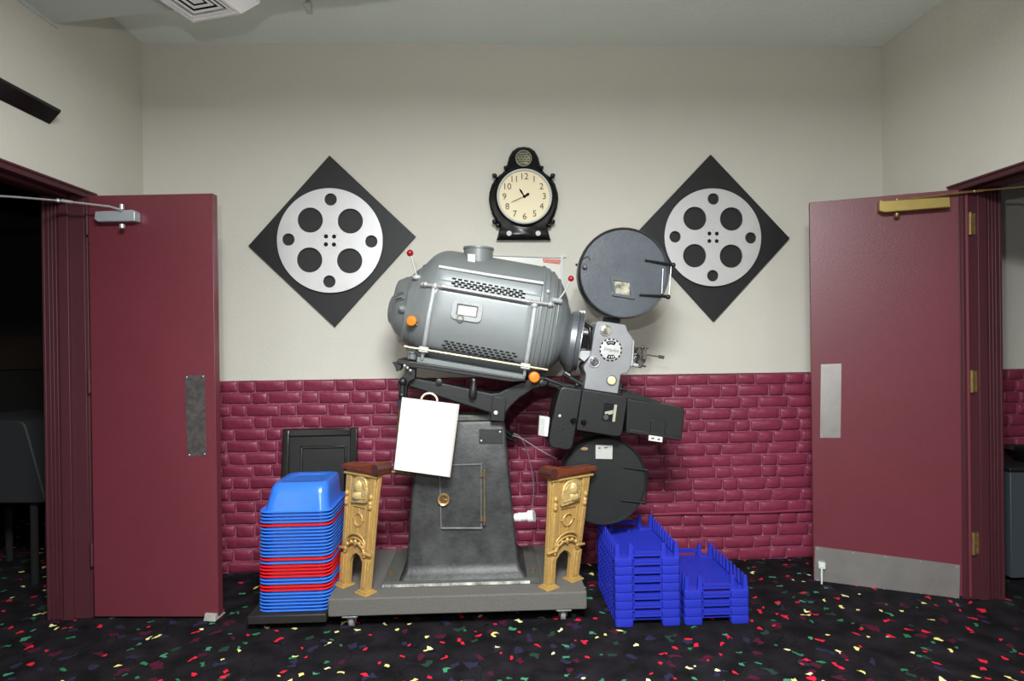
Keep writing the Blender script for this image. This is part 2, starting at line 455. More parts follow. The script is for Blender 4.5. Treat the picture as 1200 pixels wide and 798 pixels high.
# closer
cl = MB(); on_plate(cl, [(119, 250), (162, 248), (165, 250), (165, 261), (122, 262), (118, 259)], HL, nl, 0, .045)
c = cl.build('door_closer', mat('closer_silver', S(176, 182, 188), .4, metal=.4), dL, bevel=.004); c['label'] = 'silver door closer body'
m = MB(); q = atp(143, 263, HL+nl*.05, nl); m.lathe([(0, .012), (.016, .012), (.02, .008)], q, (0, 0, -1), 16)
q = atp(143, 262, HL+nl*.03, nl); m.lathe([(-.09, .010), (-.066, .011)], q, (0, 0, -1), 16)
m.build('pinion_cap', M_chrome, c)
m = MB(); m.tube([at(143, 246, 2.87), at(128, 242, 2.86), at(68, 235, 2.80)], .005, 8); m.tube([at(68, 235, 2.80), at(20, 231, 2.62), at(-60, 226, 2.4)], .0045, 8)
m.ball(at(68, 235, 2.80), .010); m.tube([at(72, 235, 2.80), at(85, 237, 2.82)], .0075, 8)
m.build('closer_arm', M_chrome, c)

hr = at(1137, 470, YJR-.025); fr_ = at(951, 470, 3.15)
dR, HR, dr, nr = door('door_2', hr.x, hr.y, fr_.x, fr_.y)
m = MB(); on_plate(m, [(962, 427), (986, 426), (985, 513), (961, 513)], HR, nr, 0, .002)
pl = m.build('push_plate', M_steel, dR); pl['label'] = 'brushed steel push plate'
for x, y in ((964, 429), (984, 428), (983, 510), (963, 510), (964, 470), (984, 470)): MB().ball(atp(x, y, HR+nr*.003, nr), .0025, n=8, m=5).build('screw', M_chrome, pl)
m = MB(); on_plate(m, [(955, 640), (1125, 662), (1124, 705), (954, 683)], HR, nr, 0, .002)
kp = m.build('kick_plate', M_steel, dR); kp['label'] = 'wide stainless kick plate'
for x, y in ((958, 643), (1000, 648), (1038, 653), (1079, 658), (1121, 664), (1120, 701), (1079, 696), (1036, 690), (998, 686), (958, 680)): MB().ball(atp(x, y, HR+nr*.003, nr), .003, n=8, m=5).build('screw', M_chrome, kp)
m = MB(); on_plate(m, [(1028, 236), (1034, 237.5), (1110, 233), (1111, 245), (1034, 251), (1028, 249)], HR, nr, .008, .05)
c = m.build('door_closer', M_brasspaint, dR, bevel=.004); c['label'] = 'brass coloured door closer body'
m = MB(); q = atp(1051, 250, HR+nr*.04, nr); m.lathe([(0, .012), (.014, .012), (.02, .008)], q, (0, 0, -1), 16)
q = atp(1051, 240, HR+nr*.04, nr); m.lathe([(.004, .009), (.028, .009)], q, (0, 0, 1), 14)
m.build('pinion_cap', M_brass, c)
m = MB(); qa = atp(1051, 235, HR+nr*.04, nr); qb = at(1142, 224, 2.83); qc = at(1230, 216, 2.55)
m.tube([qa, qb], .0055, 8); m.tube([qb, qc], .0045, 8); m.ball(qb, .010); m.tube([qb+(qc-qb)*.04, qb+(qc-qb)*.14], .008, 8)
m.build('closer_arm', M_brass, c)
# kick-down holder
m = MB(); on_plate(m, [(959, 658), (967, 659), (967, 666), (959, 665)], HR, nr, .002, .018); ko = m.build('door_holder', M_white, dR, bevel=.002); ko['label'] = 'white kick-down holder'
q = atp(963, 664, HR+nr*.025, nr); q2 = atp(963, 687, HR+nr*.045, nr)
MB().tube([q, q2], [.006, .004], 10).ball(q2, .008).build('holder_arm', M_white, ko)
for yy in (262, 447, 637):
    zc = at(1144, yy, YJR-.03).z
    hx0 = HR + V3((.004, 0, 0))
    m = MB(); m.tube([V3((hx0.x, hx0.y-.006, zc-.055)), V3((hx0.x, hx0.y-.006, zc+.055))], .007, 10)
    m.bb((hx0.x+.004, YJR-.0235, zc-.052), (hx0.x+.034, YJR-.0195, zc+.052))
    for k in (-.036, 0, .036): m.ball((hx0.x+.021+(.006 if k else -.004), YJR-.0245, zc+k), .0035, n=8, m=4)
    m.build('hinge', M_brass, dR)
for yy in (262, 447, 650):
    zc = at(100, yy, YJ-.03).z
    MB().tube([V3((HL.x-.006, HL.y-.004, zc-.055)), V3((HL.x-.006, HL.y-.004, zc+.055))], .006, 10).build('hinge', M_jamb, dL)

# grey wedge under the left door
Pw = [at(238, 730, 2.80), at(252, 731, 2.80), at(255, 721, 2.83), at(240, 721, 2.83)]
b0 = atz(238, 728, 0); b1 = atz(252, 729, 0)
m = MB(); m.add([b0, b1, b1+V3((.01, .10, 0)), b0+V3((.01, .10, 0)), b0+V3((.004, .012, .035)), b1+V3((-.004, .012, .035)), b1+V3((.006, .09, .008)), b0+V3((.014, .09, .008))],
      [(0, 1, 2, 3), (4, 5, 6, 7), (0, 1, 5, 4), (1, 2, 6, 5), (2, 3, 7, 6), (3, 0, 4, 7)])
tag(m.build('door_wedge', M_rubber, bevel=.003, loc=((b0.x+b1.x)/2, b0.y+.05, 0)), 'small grey rubber wedge on the carpet under the left door corner', 'door stop')

# ------------------------------------------------------------------ ceiling vents
def vent(p0, ang, side, ztop, label, nm='air_vent'):
    """p0: far left corner of the bottom face; the vent runs towards the camera"""
    A = V3((math.cos(ang), math.sin(ang), 0)); B = V3((math.sin(ang), -math.cos(ang), 0))   # B towards camera
    c = p0 + A*side/2 + B*side/2; z = p0.z
    t = thing(nm, V3((c.x, c.y, z)), label, 'ceiling vent')
    def sq(h, z_): return [V3((c.x, c.y, 0)) + A*sx*h + B*sy*h + V3((0, 0, z_)) for sx, sy in ((-1, -1), (1, -1), (1, 1), (-1, 1))]
    h = side/2
    # box flaring up to the ceiling, flat rim, stepped louvres
    m = MB(); m.rings([sq(h+.052, ztop), sq(h+.050, ztop-.02), sq(h+.003, z+.004), sq(h, z), sq(h-.014, z), sq(h-.015, z+.024)], caps=False)
    m.build('housing', M_vent, t, smooth=20)
    m = MB(); m.add(sq(h-.012, z+.024), [(0, 1, 2, 3)]); m.build('duct_opening', M_slot, t)
    for k in range(3):
        hh = h-.0205-.026*k
        zz = z+.001+.003*k
        m = MB(); m.rings([sq(hh, zz), sq(hh-.013, zz+.001), sq(hh-.013, zz+.003), sq(hh, zz+.002)], closed=True, caps=False)
        m.build('louvre', M_vent, t, smooth=20)
    hh = max(.012, h-.0205-.026*3); MB().prism(sq(hh, z+.009), (0, 0, .003)).build('centre_plate', M_vent, t)
    return t
M_vent = mat('vent_white', S(250, 250, 250), .4)
zv = 2.687
pA = atz(226, 26, zv); pB = atz(283, 16, zv)
ang = math.atan2(pB.y-pA.y, pB.x-pA.x); sd = (pB-pA).length
vent(pA, ang, sd, zs-.0005, 'white square ceiling vent with nested louvres, under the lowered ceiling at top left')

# sprinkler-like metal fitting on ceiling
q = atz(361, 8, ZC-.055)
t = thing('ceiling_sprinkler', V3((q.x, q.y, ZC)), 'small chrome two-armed sprinkler fitting on the ceiling right of the vent', 'sprinkler')
MB().lathe([(0, .03), (-.006, .028), (-.008, .012), (-.03, .011)], (q.x, q.y, ZC), (0, 0, 1), 20).build('escutcheon', M_chrome, t)
m = MB(); m.tube([V3((q.x-.004, q.y, ZC-.03)), V3((q.x-.018, q.y-.01, ZC-.045)), V3((q.x-.012, q.y+.02, ZC-.07))], .004, 8)
m.tube([V3((q.x+.004, q.y, ZC-.03)), V3((q.x+.02, q.y-.01, ZC-.045)), V3((q.x+.012, q.y+.02, ZC-.07))], .004, 8)
m.build('arms', M_chrome, t)
MB().lathe([(0, .018), (.003, .018)], (q.x, q.y+.02, ZC-.073), (0, 0, 1), 16).build('deflector', M_chrome, t)

# black angled ledge on the left wall
pe = atx(58, 146, XL); pt = atx(73, 131, XL+.065)
P = [V3((XL+.001, pe.y, pe.z)), V3((XL+.065, pe.y-.02, pt.z-.004)), V3((XL+.065, pe.y-.02, pt.z+.006)), V3((XL+.001, pe.y, pt.z+.010))]
m = MB().prism(P, (0, -1.6, 0))
tag(m.build('wall_ledge', M_blackgloss, bevel=.002, loc=(XL, pe.y-.8, pe.z)), 'long black wedge-shaped ledge fixed high on the left wall above the door', 'ledge')

# ------------------------------------------------------------------ reels on black boards
def reel_plaque(corners, cx, cy, R, ang0, label):
    Yb = YW
    c = at(cx, cy, Yb-.02)
    t = thing('mounted_film_reel', V3((c.x, Yb, c.z)), label, 'wall decoration', 'film reels on black diamond boards')
    P = [at(x, y, Yb-.018) for x, y in corners]
    MB().prism(P, (0, .019, 0)).build('backing_board', M_blackboard, t, bevel=.001)
    k = K(Yb-.03); O = at(cx, cy, Yb-.032)
    A = V3((math.cos(ang0), 0, math.sin(ang0))); B = V3((-math.sin(ang0), 0, math.cos(ang0)))
    Rm = R*k; s = R/60
    holes = []
    for sx in (-1, 1):
        for sy in (-1, 1):
            holes.append(c2(sx*22.8*s*k, sy*22.9*s*k, 14.5*s*k, 48))
            holes.append(c2(sx*4.6*s*k, sy*4.6*s*k, 2.6*s*k, 20))
    for a, b in ((0, 1), (1, 0), (0, -1), (-1, 0)): holes.append(c2(a*47.2*s*k, b*47.2*s*k, 7.2*s*k, 32))
    for q in range(8):
        a = PI/8*(2*q+0.0); rr = 9.6 if q % 2 == 0 else 10.5
        holes.append(c2(math.cos(a)*rr*s*k, math.sin(a)*rr*s*k, .55*s*k, 8))
    pr = plate_holes('reel_disc', M_reel, t, O, A, B, c2(0, 0, Rm, 96), holes, .012, .0008)
    # rolled lip and the hub behind
    prof = [(0, Rm-.004), (.005, Rm-.001), (.009, Rm-.001), (.010, Rm-.005)]
    MB().lathe([(0.012, 10.8*s*k), (-.006, 10.8*s*k)], O, (0, 1, 0), 32).build('hub', M_slot, pr)
    return t
tL = reel_plaque([(386, 182), (487, 277), (392, 383), (291, 288)], 387, 282, 60.3, -.03, 'black diamond board with silver film reel, on the wall left of the clock')
tR = reel_plaque([(833, 181), (925.5, 279), (836.5, 377), (744, 275)], 835.2, 278.3, 57.8, -.02, 'black diamond board with silver film reel, on the wall right of the clock')

# ------------------------------------------------------------------ clock
def clock():
    Y = YW; k = K(Y-.03)
    c = at(613.5, 233, Y-.03)
    t = thing('wall_clock', V3((c.x, Y, c.z)), 'black ornate wall clock with cream dial between the two reel boards', 'clock')
    # case outline in photo pixels (mirror-symmetric about x=613.8)
    half = [(0, 172), (7, 173), (13, 177), (17, 184), (19, 192), (20.5, 198), (25, 203), (32, 208), (37, 216), (40, 226), (40.5, 234), (39, 243), (36, 252), (31, 260), (28, 266), (29, 272), (31.5, 281)]
    pts = [(613.8+x, y) for x, y in half] + [(613.4-x, y) for x, y in reversed(half[1:])]
    P = [at(x, y, Y-.035) for x, y in pts]
    inner = [at(613.6+(x-613.6)*.9, 229+(y-229)*.93, Y-.048) for x, y in pts]
    back = [at(x, y, Y) for x, y in pts]
    m = MB(); m.rings([back, P, inner])
    case = m.build('case', M_blackgloss, t, smooth=50)
    for sx in (-1, 1):
        for (dx, y) in ((20.5, 197), (34, 206), (34, 260), (30, 264)):
            m = MB(); m.ball(at(613.6+sx*dx, y, Y-.04), 2.9*k, n=12, m=8)
            m.ball(at(613.6+sx*(dx+1.5), y-1, Y-.045), 1.6*k, n=10, m=6)
            m.build('scroll_knob', M_blackgloss, case)
        q = at(613.6+sx*17, 273.5, Y-.05); MB().lathe([(0, 3*k), (.004, 3*k), (.006, 1.7*k)], q, (0, -1, 0), 16).build('screw_cap', M_white, case)
    O = at(614.5, 230.5, Y-.0545)
    MB().lathe([(0, 32.5*k), (.012, 34.5*k), (.018, 33*k), (.012, 31.5*k), (0.004, 31*k)], O, (0, -1, 0), 64, caps=False).build('rim_ring', M_blackgloss, t)
    MB().lathe([(0, 32*k), (.014, 32*k), (.017, 31*k), (.014, 30*k), (0, 29.6*k)], O, (0, -1, 0), 64, caps=False).build('bezel', M_white, t)
    Of = O+V3((0, -.004, 0))
    f = MB().lathe([(0, 30*k), (.002, 30*k)], O, (0, -1, 0), 64).build('dial', M_face, t)
    it = []
    for h in range(1, 13):
        a = PI/2 - h*PI/6
        it.append((str(h), math.cos(a)*23.2*k, math.sin(a)*23.2*k, 0, 10.4*k))
    for q in it: text('numeral', '', M_numeral, f, Of, X_, Z_, 1, items=[q])
    m = MB()
    for q in range(60):
        a = q*PI/30; d = V3((math.cos(a), 0, math.sin(a))); m.tube([Of+d*28.3*k, Of+d*(29.3)*k], .0006, 4)
    m.build('minute_marks', M_numeral, f)
    m = MB()
    def hand(dx, dy, w, tl=0, dep=.006):
        d = V3((dx, 0, dy)); L_ = d.length; d.normalize(); n = V3((-d.z, 0, d.x)); o = O+V3((0, -dep, 0))
        P = [o-d*tl*k-n*w*.5*k, o+d*L_*.7*k-n*w*k, o+d*L_*k, o+d*L_*.7*k+n*w*k, o-d*tl*k+n*w*.5*k]
        m.prism(P, (0, -.001, 0))
    hand(-6, 9.5, 1.1); hand(6, 3.6, 1.7, dep=.0075)
    m.lathe([(.004, 1.8*k), (.012, 1.5*k)], O, (0, -1, 0), 12)
    m.build('hands', mat('matt_black', S(10, 10, 10), .8, spec=.1), t)
    m = MB(); hand(-17, -7.5, .35, 4, dep=.009); m.build('second_hand', M_numeral, t)
    # emblem in the crest
    Oe = at(613.6, 185.5, Y-.05)
    MB().lathe([(0, 9.5*k), (.004, 9.5*k), (.006, 8.7*k), (.003, 8.4*k)], Oe, (0, -1, 0), 40, caps=False).build('emblem_ring', mat('pewter', S(170, 170, 150), .4, metal=.4), t)
    e_ = MB().lathe([(0, 8.6*k), (.001, 8.6*k)], Oe, (0, -1, 0), 40).build('emblem', mat('emblem_ground', S(60, 60, 48), .5), t)
    m = MB(); Oq = Oe+V3((0, -.002, 0))
    for yy in (-5.5, -2.6, 0, 2.6, 5.5):
        hw = math.sqrt(max(0, 7.4**2-yy*yy))
        pts_ = [Oq+V3(((-hw+2*hw*i/12)*k, 0, (yy+.6*math.sin(i*1.9+yy))*k)) for i in range(13)]
        m.tube(pts_, .0022 if yy else .003, 5)
    m.build('scrollwork', mat('emblem_gold', S(176, 170, 130), .4, metal=.3), e_)
clock()

# clear sign holder behind lamp house
t = thing('sign_holder', V3(at(640, 320, YW)), 'clear and white sign holder with red lettering on the wall behind the lamp housing', 'sign')
M_clear = mat('frosted_acrylic', S(214, 213, 206), .25)
m = MB(); m.prism([at(x, y, YW-.004) for x, y in ((560, 297), (657, 303), (662, 350), (560, 345))], (0, .005, 0)); m.build('back_sheet', M_clear, t)
m = MB(); m.prism([at(x, y, YW-.012) for x, y in ((655.5, 299), (663, 299), (663, 301), (660, 302), (661, 350), (658, 350), (657, 302), (655.5, 301))], (0, .012, 0)); m.build('edge_rail', M_white, t)
m = MB(); m.tube([at(572, 299, YW-.01), at(656, 302, YW-.01)], .004, 6); m.build('top_rail', M_white, t)
m = MB(); Pq = [at(x, y, YW-.006) for x, y in ((636, 303), (657, 304.5), (656, 309.5), (637, 307.5))]; m.prism(Pq, (0, .002, 0)); m.build('red_band', M_redink, t)
text('lettering', 'KNOWL', mat('sign_pale', S(226, 190, 180), .6), t, at(647, 306.2, YW-.0075), (at(656, 307, YW)-at(638, 305.4, YW)), Z_, 5.0*K(YW))

# ------------------------------------------------------------------ grey dolly
DT = .150   # deck top
DF = 2.735
def dolly():
    fl_, fr2 = at(383.5, 698, DF), at(688, 700, DF)
    x0, x1 = fl_.x, fr2.x
    yb = 3.37
    t = thing('platform_dolly', V3(((x0+x1)/2, (DF+yb)/2, 0)), 'low grey carpeted platform dolly on casters under the projector', 'dolly')
    P = round_poly([V3((x0, DF, .068)), V3((x1, DF, .068)), V3((x1, yb, .068)), V3((x0, yb, .068))], .012, 4)
    MB().prism(P, (0, 0, DT-.068)).build('deck', M_carpet_deck, t, bevel=.006)
    for cx, cy in ((at(412, 730, DF+.04).x, DF+.040), (at(660, 730, DF+.04).x, DF+.040), (x0+.12, yb-.08), (x1-.12, yb-.08)):
        f = MB(); f.box((cx, cy, .064), (.07, .07, .006)); f.lathe([(0, .02), (-.012, .018)], (cx, cy, .062), (0, 0, 1), 16)
        for sx in (-1, 1):
            f.prism([V3((cx+sx*.016, cy-.012, .055)), V3((cx+sx*.016, cy+.022, .055)), V3((cx+sx*.016, cy+.020, .024)), V3((cx+sx*.016, cy+.004, .02))], (sx*.003, 0, 0))
        f.box((cx, cy+.005, .053), (.036, .034, .004))
        cs = f.build('caster', M_chrome, t, bevel=.001)
        MB().lathe([(-.012, .012), (-.012, .024), (-.009, .028), (.009, .028), (.012, .024), (.012, .012)], (cx, cy+.012, .028), (1, 0, 0), 24).build('wheel', mat('grey_wheel', S(120, 120, 122), .45), cs)
    return x0, x1
DX0, DX1 = dolly()

# ------------------------------------------------------------------ film projector
PR = thing('film_projector', V3((at(545, 600, 3.05).x, 3.05, DT)), 'old grey theatre film projector with lamp house and round magazines on the carpeted dolly', 'film projector')
# pedestal
def zat(py, Y, px=545): return at(px, py, Y).z
yf, ybk = 2.84, 3.30
bl, br = at(447, 683, yf).x, at(634, 686, yf).x
m = MB().bb((bl, yf, DT+.001), (br, ybk, DT+.0185))
m.bb((bl+.006, yf+.006, DT+.016), (br-.006, ybk, DT+.024))
bp_ = m.build('base_plate', mat('base_plate_paint', S(74, 75, 70), .8, var=.15, vscale=20, bump=.3), PR, bevel=.002)
m = MB(); m.bb((bl+.004, yf-.0015, DT+.003), (bl+(br-bl)*.93, yf+.003, DT+.0165)); m.build('chipped_edge', M_chip, bp_)
for bx, by in ((bl+.025, yf+.10), (br-.03, yf+.09), (bl+.025, ybk-.04), (br-.03, ybk-.04)):
    MB().lathe([(0, .013), (.003, .013), (.004, .009), (.016, .009), (.018, .006)], (bx, by, DT+.024), (0, 0, 1), 6).build('bolt', mat('rusty_bolt', S(92, 70, 52), .7), bp_)
def rrect(x0, x1, y0, y1, z, r, seg=5):
    return round_poly([V3((x0, y0, z)), V3((x1, y0, z)), V3((x1, y1, z)), V3((x0, y1, z))], r, seg)
rows = []
for (yy, lx, rx, Yf, Yb_) in ((676, 467, 618, 2.855, 3.27), (673, 471, 614, 2.87, 3.25), (668, 473.5, 610.5, 2.885, 3.24), (660, 475.5, 608, 2.893, 3.23), (610, 479.5, 602.5, 2.905, 3.21), (560, 483.8, 597.5, 2.92, 3.19), (498, 488.5, 592, 2.94, 3.17), (494.5, 489.5, 591, 2.945, 3.165)):
    z = at(545, yy, Yf).z
    rows.append(rrect(at(lx, yy, Yf).x, at(rx, yy, Yf).x, Yf, Yb_, z, .022))
rows[0] = [V3((p.x, p.y, DT+.024)) for p in rows[0]]
m = MB().rings(rows); ped = m.build('pedestal', M_iron, PR, smooth=40)
ztop = rows[-1][0].z
yF = 2.905
def pf(y): # front face depth of the pedestal at photo row y
    t_ = (660-y)/(660-498); return 2.893 + (2.94-2.893)*max(0, min(1, t_))
def pp(x, y, off=0): return at(x, y, pf(y)-off)
m = MB(); m.prism([pp(515, 545, .008), pp(564, 544, .008), pp(564, 620, .008), pp(517, 620, .008)], (0, .02, 0)); pdoor = m.build('access_panel', M_iron, ped, bevel=.002)
m = MB(); m.tube([pp(530, 545, .011), pp(565, 544, .011)], .004, 6); m.tube([pp(517, 619, .011), pp(565, 619, .011)], .005, 6); m.tube([pp(515, 545, .01), pp(517, 619, .01)], .0025, 6); m.tube([pp(564, 545, .01), pp(564, 619, .01)], .0025, 6)
m.build('panel_edge', mat('worn_edge', S(104, 104, 106), .45, var=.3, vscale=30), ped)
m = MB(); m.tube([pp(567.5, 553, .022), pp(567.8, 615, .022)], .006, 8); m.box(pp(566, 556, .012), (.03, .02, .02)); m.box(pp(566, 608, .012), (.03, .02, .02)); m.ball(pp(567.5, 552, .022), .008)
m.build('hinge_rod', mat('aged_brass', S(112, 100, 78), .4, metal=.5, var=.3, vscale=30), ped)
q = pp(520, 585, .012); m = MB().lathe([(0, 7.2*K(2.9)), (.012, 7.2*K(2.9)), (.016, 6.5*K(2.9)), (.012, 4.8*K(2.9)), (.004, 4.4*K(2.9))], q, (0, -1, 0), 28)
kb = m.build('latch_knob', mat('knob_brass', S(178, 150, 100), .35, metal=.6), ped)
m = MB().lathe([(0, 4.6*K(2.9)), (.005, 4.6*K(2.9))], q+V3((0, 0, 0)), (0, -1, 0), 20)
for i in range(6):
    a = i*PI/3; m.tube([q+V3((0, -.006, 0)), q+V3((math.cos(a)*.017, -.006, math.sin(a)*.017))], .0022, 5)
m.build('knob_star', mat('knob_bronze', S(116, 84, 56), .45, metal=.5), kb)
m = MB(); m.prism([pp(561.5, 503, .004), pp(589, 503, .004), pp(589, 520, .004), pp(561.5, 520, .004)], (0, .01, 0)); npx = m.build('cover_plate', M_iron_dark, ped, bevel=.0015)
for x, y in ((564, 516.5), (586, 506)): MB().ball(pp(x, y, .006), .006, n=10, m=6).build('screw', M_alu, npx)
# neck on the pedestal top
m = MB(); m.bb((at(497, 490, 2.97).x, 2.975, ztop), (at(578, 490, 2.97).x, 3.12, at(540, 486.5, 2.975).z)); m.build('top_casting', mat('worn_iron', S(86, 88, 82), .5, var=.3, vscale=30), PR, bevel=.006)
# tilting arm
Ya = 2.90
arm = [(478, 441.5), (500, 445.5), (520, 449), (548, 455), (576, 461), (585, 460), (600, 452), (618, 444.5), (636, 440.5), (644, 446), (640, 453), (625, 456.5), (610, 466), (599, 476), (593, 484), (592.5, 492), (575, 494), (573.5, 484), (556, 478.5), (535, 472), (514, 465), (495, 458), (478, 453)]
m = MB().prism([at(x, y, Ya) for x, y in arm], (0, .10, 0)); armo = m.build('support_arm', M_iron_dark, PR, bevel=.007)
m = MB(); m.prism([at(x, y, Ya-.012) for x, y in ((577.5, 464), (593, 466.5), (591, 494), (574.5, 493))], (0, .02, 0)); m.build('clevis', M_iron_dark, armo, bevel=.003)
MB().lathe([(0, .011), (.008, .010), (.01, .006)], at(581, 483.5, Ya-.012), (0, -1, 0), 6).build('bolt', M_white, armo)
for (px, py) in ((514.5, 447.5), (635, 449)):
    MB().lathe([(0, .017), (.012, .016), (.014, .010)], at(px, py, Ya), (0, -1, 0), 16).build('boss', M_iron_dark, armo)
# black mounting rail under the lamp house
m = MB(); m.prism([at(x, y, 2.83) for x, y in ((466, 420.5), (500, 426), (560, 435.5), (612, 443.5), (618, 446.5), (600, 447.5), (592, 446.5), (490, 431), (465, 426))], (0, .40, 0)); rail = m.build('mounting_rail', M_iron_dark, PR, bevel=.003)
m = MB(); m.tube([at(480, 424.5, 2.825), at(545, 434, 2.825), at(612, 444.5, 2.825)], .0035, 6); m.build('rail_edge', mat('rail_shine', S(120, 122, 124), .35, metal=.6), rail)
# left link and lug castings
m = MB(); m.prism([at(x, y, 2.84) for x, y in ((459.5, 424.5), (467, 423), (471, 428), (469, 434), (464.5, 435.5), (463, 430))], (0, .06, 0))
m.prism([at(x, y, 2.86) for x, y in ((475, 430), (487, 432), (486, 444), (480, 447), (477, 452), (476, 462), (478, 470), (474, 482), (466, 481), (465, 470), (469, 462), (466, 454), (466, 446), (471, 442), (474, 438))], (0, .05, 0))
m.tube([at(472, 446, 2.845), at(471, 462, 2.845)], .014, 10); m.ball(at(472, 447, 2.84), .02, n=12, m=8); m.ball(at(471, 463, 2.84), .017, n=12, m=8)
lk = m.build('tilt_link', M_iron_dark, PR, bevel=.003)
m = MB()
for x, y in ((474, 428.5), (477.5, 431), (481, 434)): m.ball(at(x, y, 2.828), .007, n=10, m=6)
m.build('bolt', M_alu, lk)
m = MB(); m.tube([at(469, 478, 2.87), at(466, 520, 2.87), at(464, 556, 2.87)], .008, 8); m.tube([at(468, 480, 2.86), at(463.5, 548, 2.86)], .0035, 6)
m.tube([at(457, 553, 2.86), at(466, 553, 2.86), at(480, 556, 2.88)], .009, 8)
m.build('tilt_rod', mat('dull_brass_rod', S(96, 76, 46), .45, metal=.4, var=.4, vscale=25), PR)
# tapered handle on arm
m = MB().lathe([(0, .013), (.018, .020), (.05, .017), (.085, .008), (.10, .007)], at(553.5, 467, 2.875), (at(555.5, 447, 2.875)-at(553.5, 467, 2.875)), 16); hk = m.build('clamp_handle', M_iron_dark, PR)
MB().ball(at(555.5, 445, 2.875), .0085).build('handle_tip', M_white, hk)

# ---- lamp house
LO = at(560, 365, 3.05); tl = math.radians(9.75); LU = V3((math.cos(tl), 0, -math.sin(tl))); LV = V3((math.sin(tl), 0, math.cos(tl))); LW = V3((0, -1, 0)); LK = K(3.05)
ST = [(-102.5, -13, 6, .12), (-102, -13, 10, .16), (-100.5, -13, 14.5, .22), (-98.5, -13, 17, .26), (-96.5, -12.5, 19, .29), (-95.8, -7, 25.5, .42), (-94.6, -6.5, 28, .46), (-93, -6.8, 29.5, .50), (-90, -8, 32, .58), (-86, -8, 34.5, .64), (-82, -9, 36.5, .69), (-78.5, -9, 39.5, .74), (-77.6, -9, 41.3, .77),
      (-74, -7.5, 44.2, .80), (-70, -6.3, 46.8, .83), (-66.5, -5.2, 49.5, .86), (-63, -3.6, 53, .89), (-59.5, -2, 56, .92), (-56, -1.2, 58.6, .945), (-52.5, -.4, 60.6, .965), (-49, 0, 62, .98), (-45, .2, 63.1, .99), (-41, .1, 63.9, 1.0), (-36, 0, 64.3, 1.0), (0, 0, 64.3, 1), (62, -1, 64.3, 1), (66, -1, 64.2, 1), (67, -1, 65.4, 1.012), (69, -1, 65.4, 1.012), (70, -1, 64.0, 1.0), (75, -1.4, 63.4, .99), (76, -1.5, 61.6, .965), (80, -1.9, 60.4, .95), (84, -2.5, 58.4, .93), (85, -2.5, 56.6, .905), (88.5, -3.2, 53.8, .88), (92, -4, 50.4, .85), (93, -4, 48.6, .83), (97, -5, 43, .77), (100.5, -6, 37, .70), (102, -7, 33, .64), (105.5, -8, 27, .55), (108, -9, 22, .45)]
RW = .235
def stn(u):
    u = max(ST[0][0], min(ST[-1][0], u))
    for a, b in zip(ST, ST[1:]):
        if a[0] <= u <= b[0]:
            t_ = (u-a[0])/(b[0]-a[0]); return [a[i]+(b[i]-a[i])*t_ for i in range(1, 4)]
NE = 2.5
def lw(u, v):
    vc, rv, rw = stn(u); q = min(1, abs((v-vc)/rv))
    return RW*rw*max(0, 1-q**NE)**(1/NE)
def lloc(u, v, w): return LO + LU*u*LK + LV*v*LK + LW*w
def onlamp(px, py, off=0.):
    Y = 2.85
    for _ in range(12):
        p = at(px, py, Y)-LO; u, v = p.dot(LU)/LK, p.dot(LV)/LK
        Y = 3.05 - lw(u, v)
    eps = 1.0
    e1 = lloc(u+eps, v, lw(u+eps, v))-lloc(u-eps, v, lw(u-eps, v)); e2 = lloc(u, v+eps, lw(u, v+eps))-lloc(u, v-eps, lw(u, v-eps))
    n = e1.cross(e2).normalized()
    if n.dot(LW) < 0: n = -n
    onlamp.n = n; onlamp.uv = (u, v)
    return lloc(u, v, lw(u, v)) + n*off
ring = []
for (u, vc, rv, rw) in ST:
    r = []
    for k in range(72):
        a = 2*PI*k/72; ca, sa = math.cos(a), math.sin(a); e = 2/NE
        r.append(lloc(u, vc+math.copysign(abs(sa)**e, sa)*rv, math.copysign(abs(ca)**e, ca)*RW*rw))
    ring.append(r)
LH = MB().rings(ring).build('lamp_house', M_grey, PR, smooth=28)
# floor skirt of the lamp house
m = MB(); m.prism([at(x, y, 2.84) for x, y in ((489, 418), (500, 419.5), (560, 430), (617, 439.5), (615, 444.5), (560, 435.5), (488, 424.5))], (0, .36, 0)); m.build('skirt', M_grey, LH, bevel=.003)
m = MB(); m.bb(at(479, 421, 2.9), at(485, 412, 2.86)); m.lathe([(0, .018), (.03, .02)], at(483, 421, 2.86), LV, 12); m.build('foot_bracket', M_grey, LH, bevel=.002)
# curved access door patch
def patch(name, c00, c10, c11, c01, mtl, off, nu=16, nv=20, parent=LH):
    g = []
    for j in range(nv+1):
        for i in range(nu+1):
            s, t_ = i/nu, j/nv
            x = (c00[0]*(1-s)+c10[0]*s)*(1-t_)+(c01[0]*(1-s)+c11[0]*s)*t_
            y = (c00[1]*(1-s)+c10[1]*s)*(1-t_)+(c01[1]*(1-s)+c11[1]*s)*t_
            edge = i in (0, nu) or j in (0, nv)
            g.append(onlamp(x, y, -.004 if edge else off))
    fs = [(j*(nu+1)+i, j*(nu+1)+i+1, (j+1)*(nu+1)+i+1, (j+1)*(nu+1)+i) for j in range(nv) for i in range(nu)]
    return MB().add(g, fs).build(name, mtl, parent, smooth=50)
ad = patch('access_door', (508, 333.5), (627.5, 355), (616, 428), (497, 408.5), M_grey2, .007, 26, 22)
patch('upper_panel', (510, 312), (637, 331), (634, 349), (508, 328), M_grey2, .003, 26, 10)
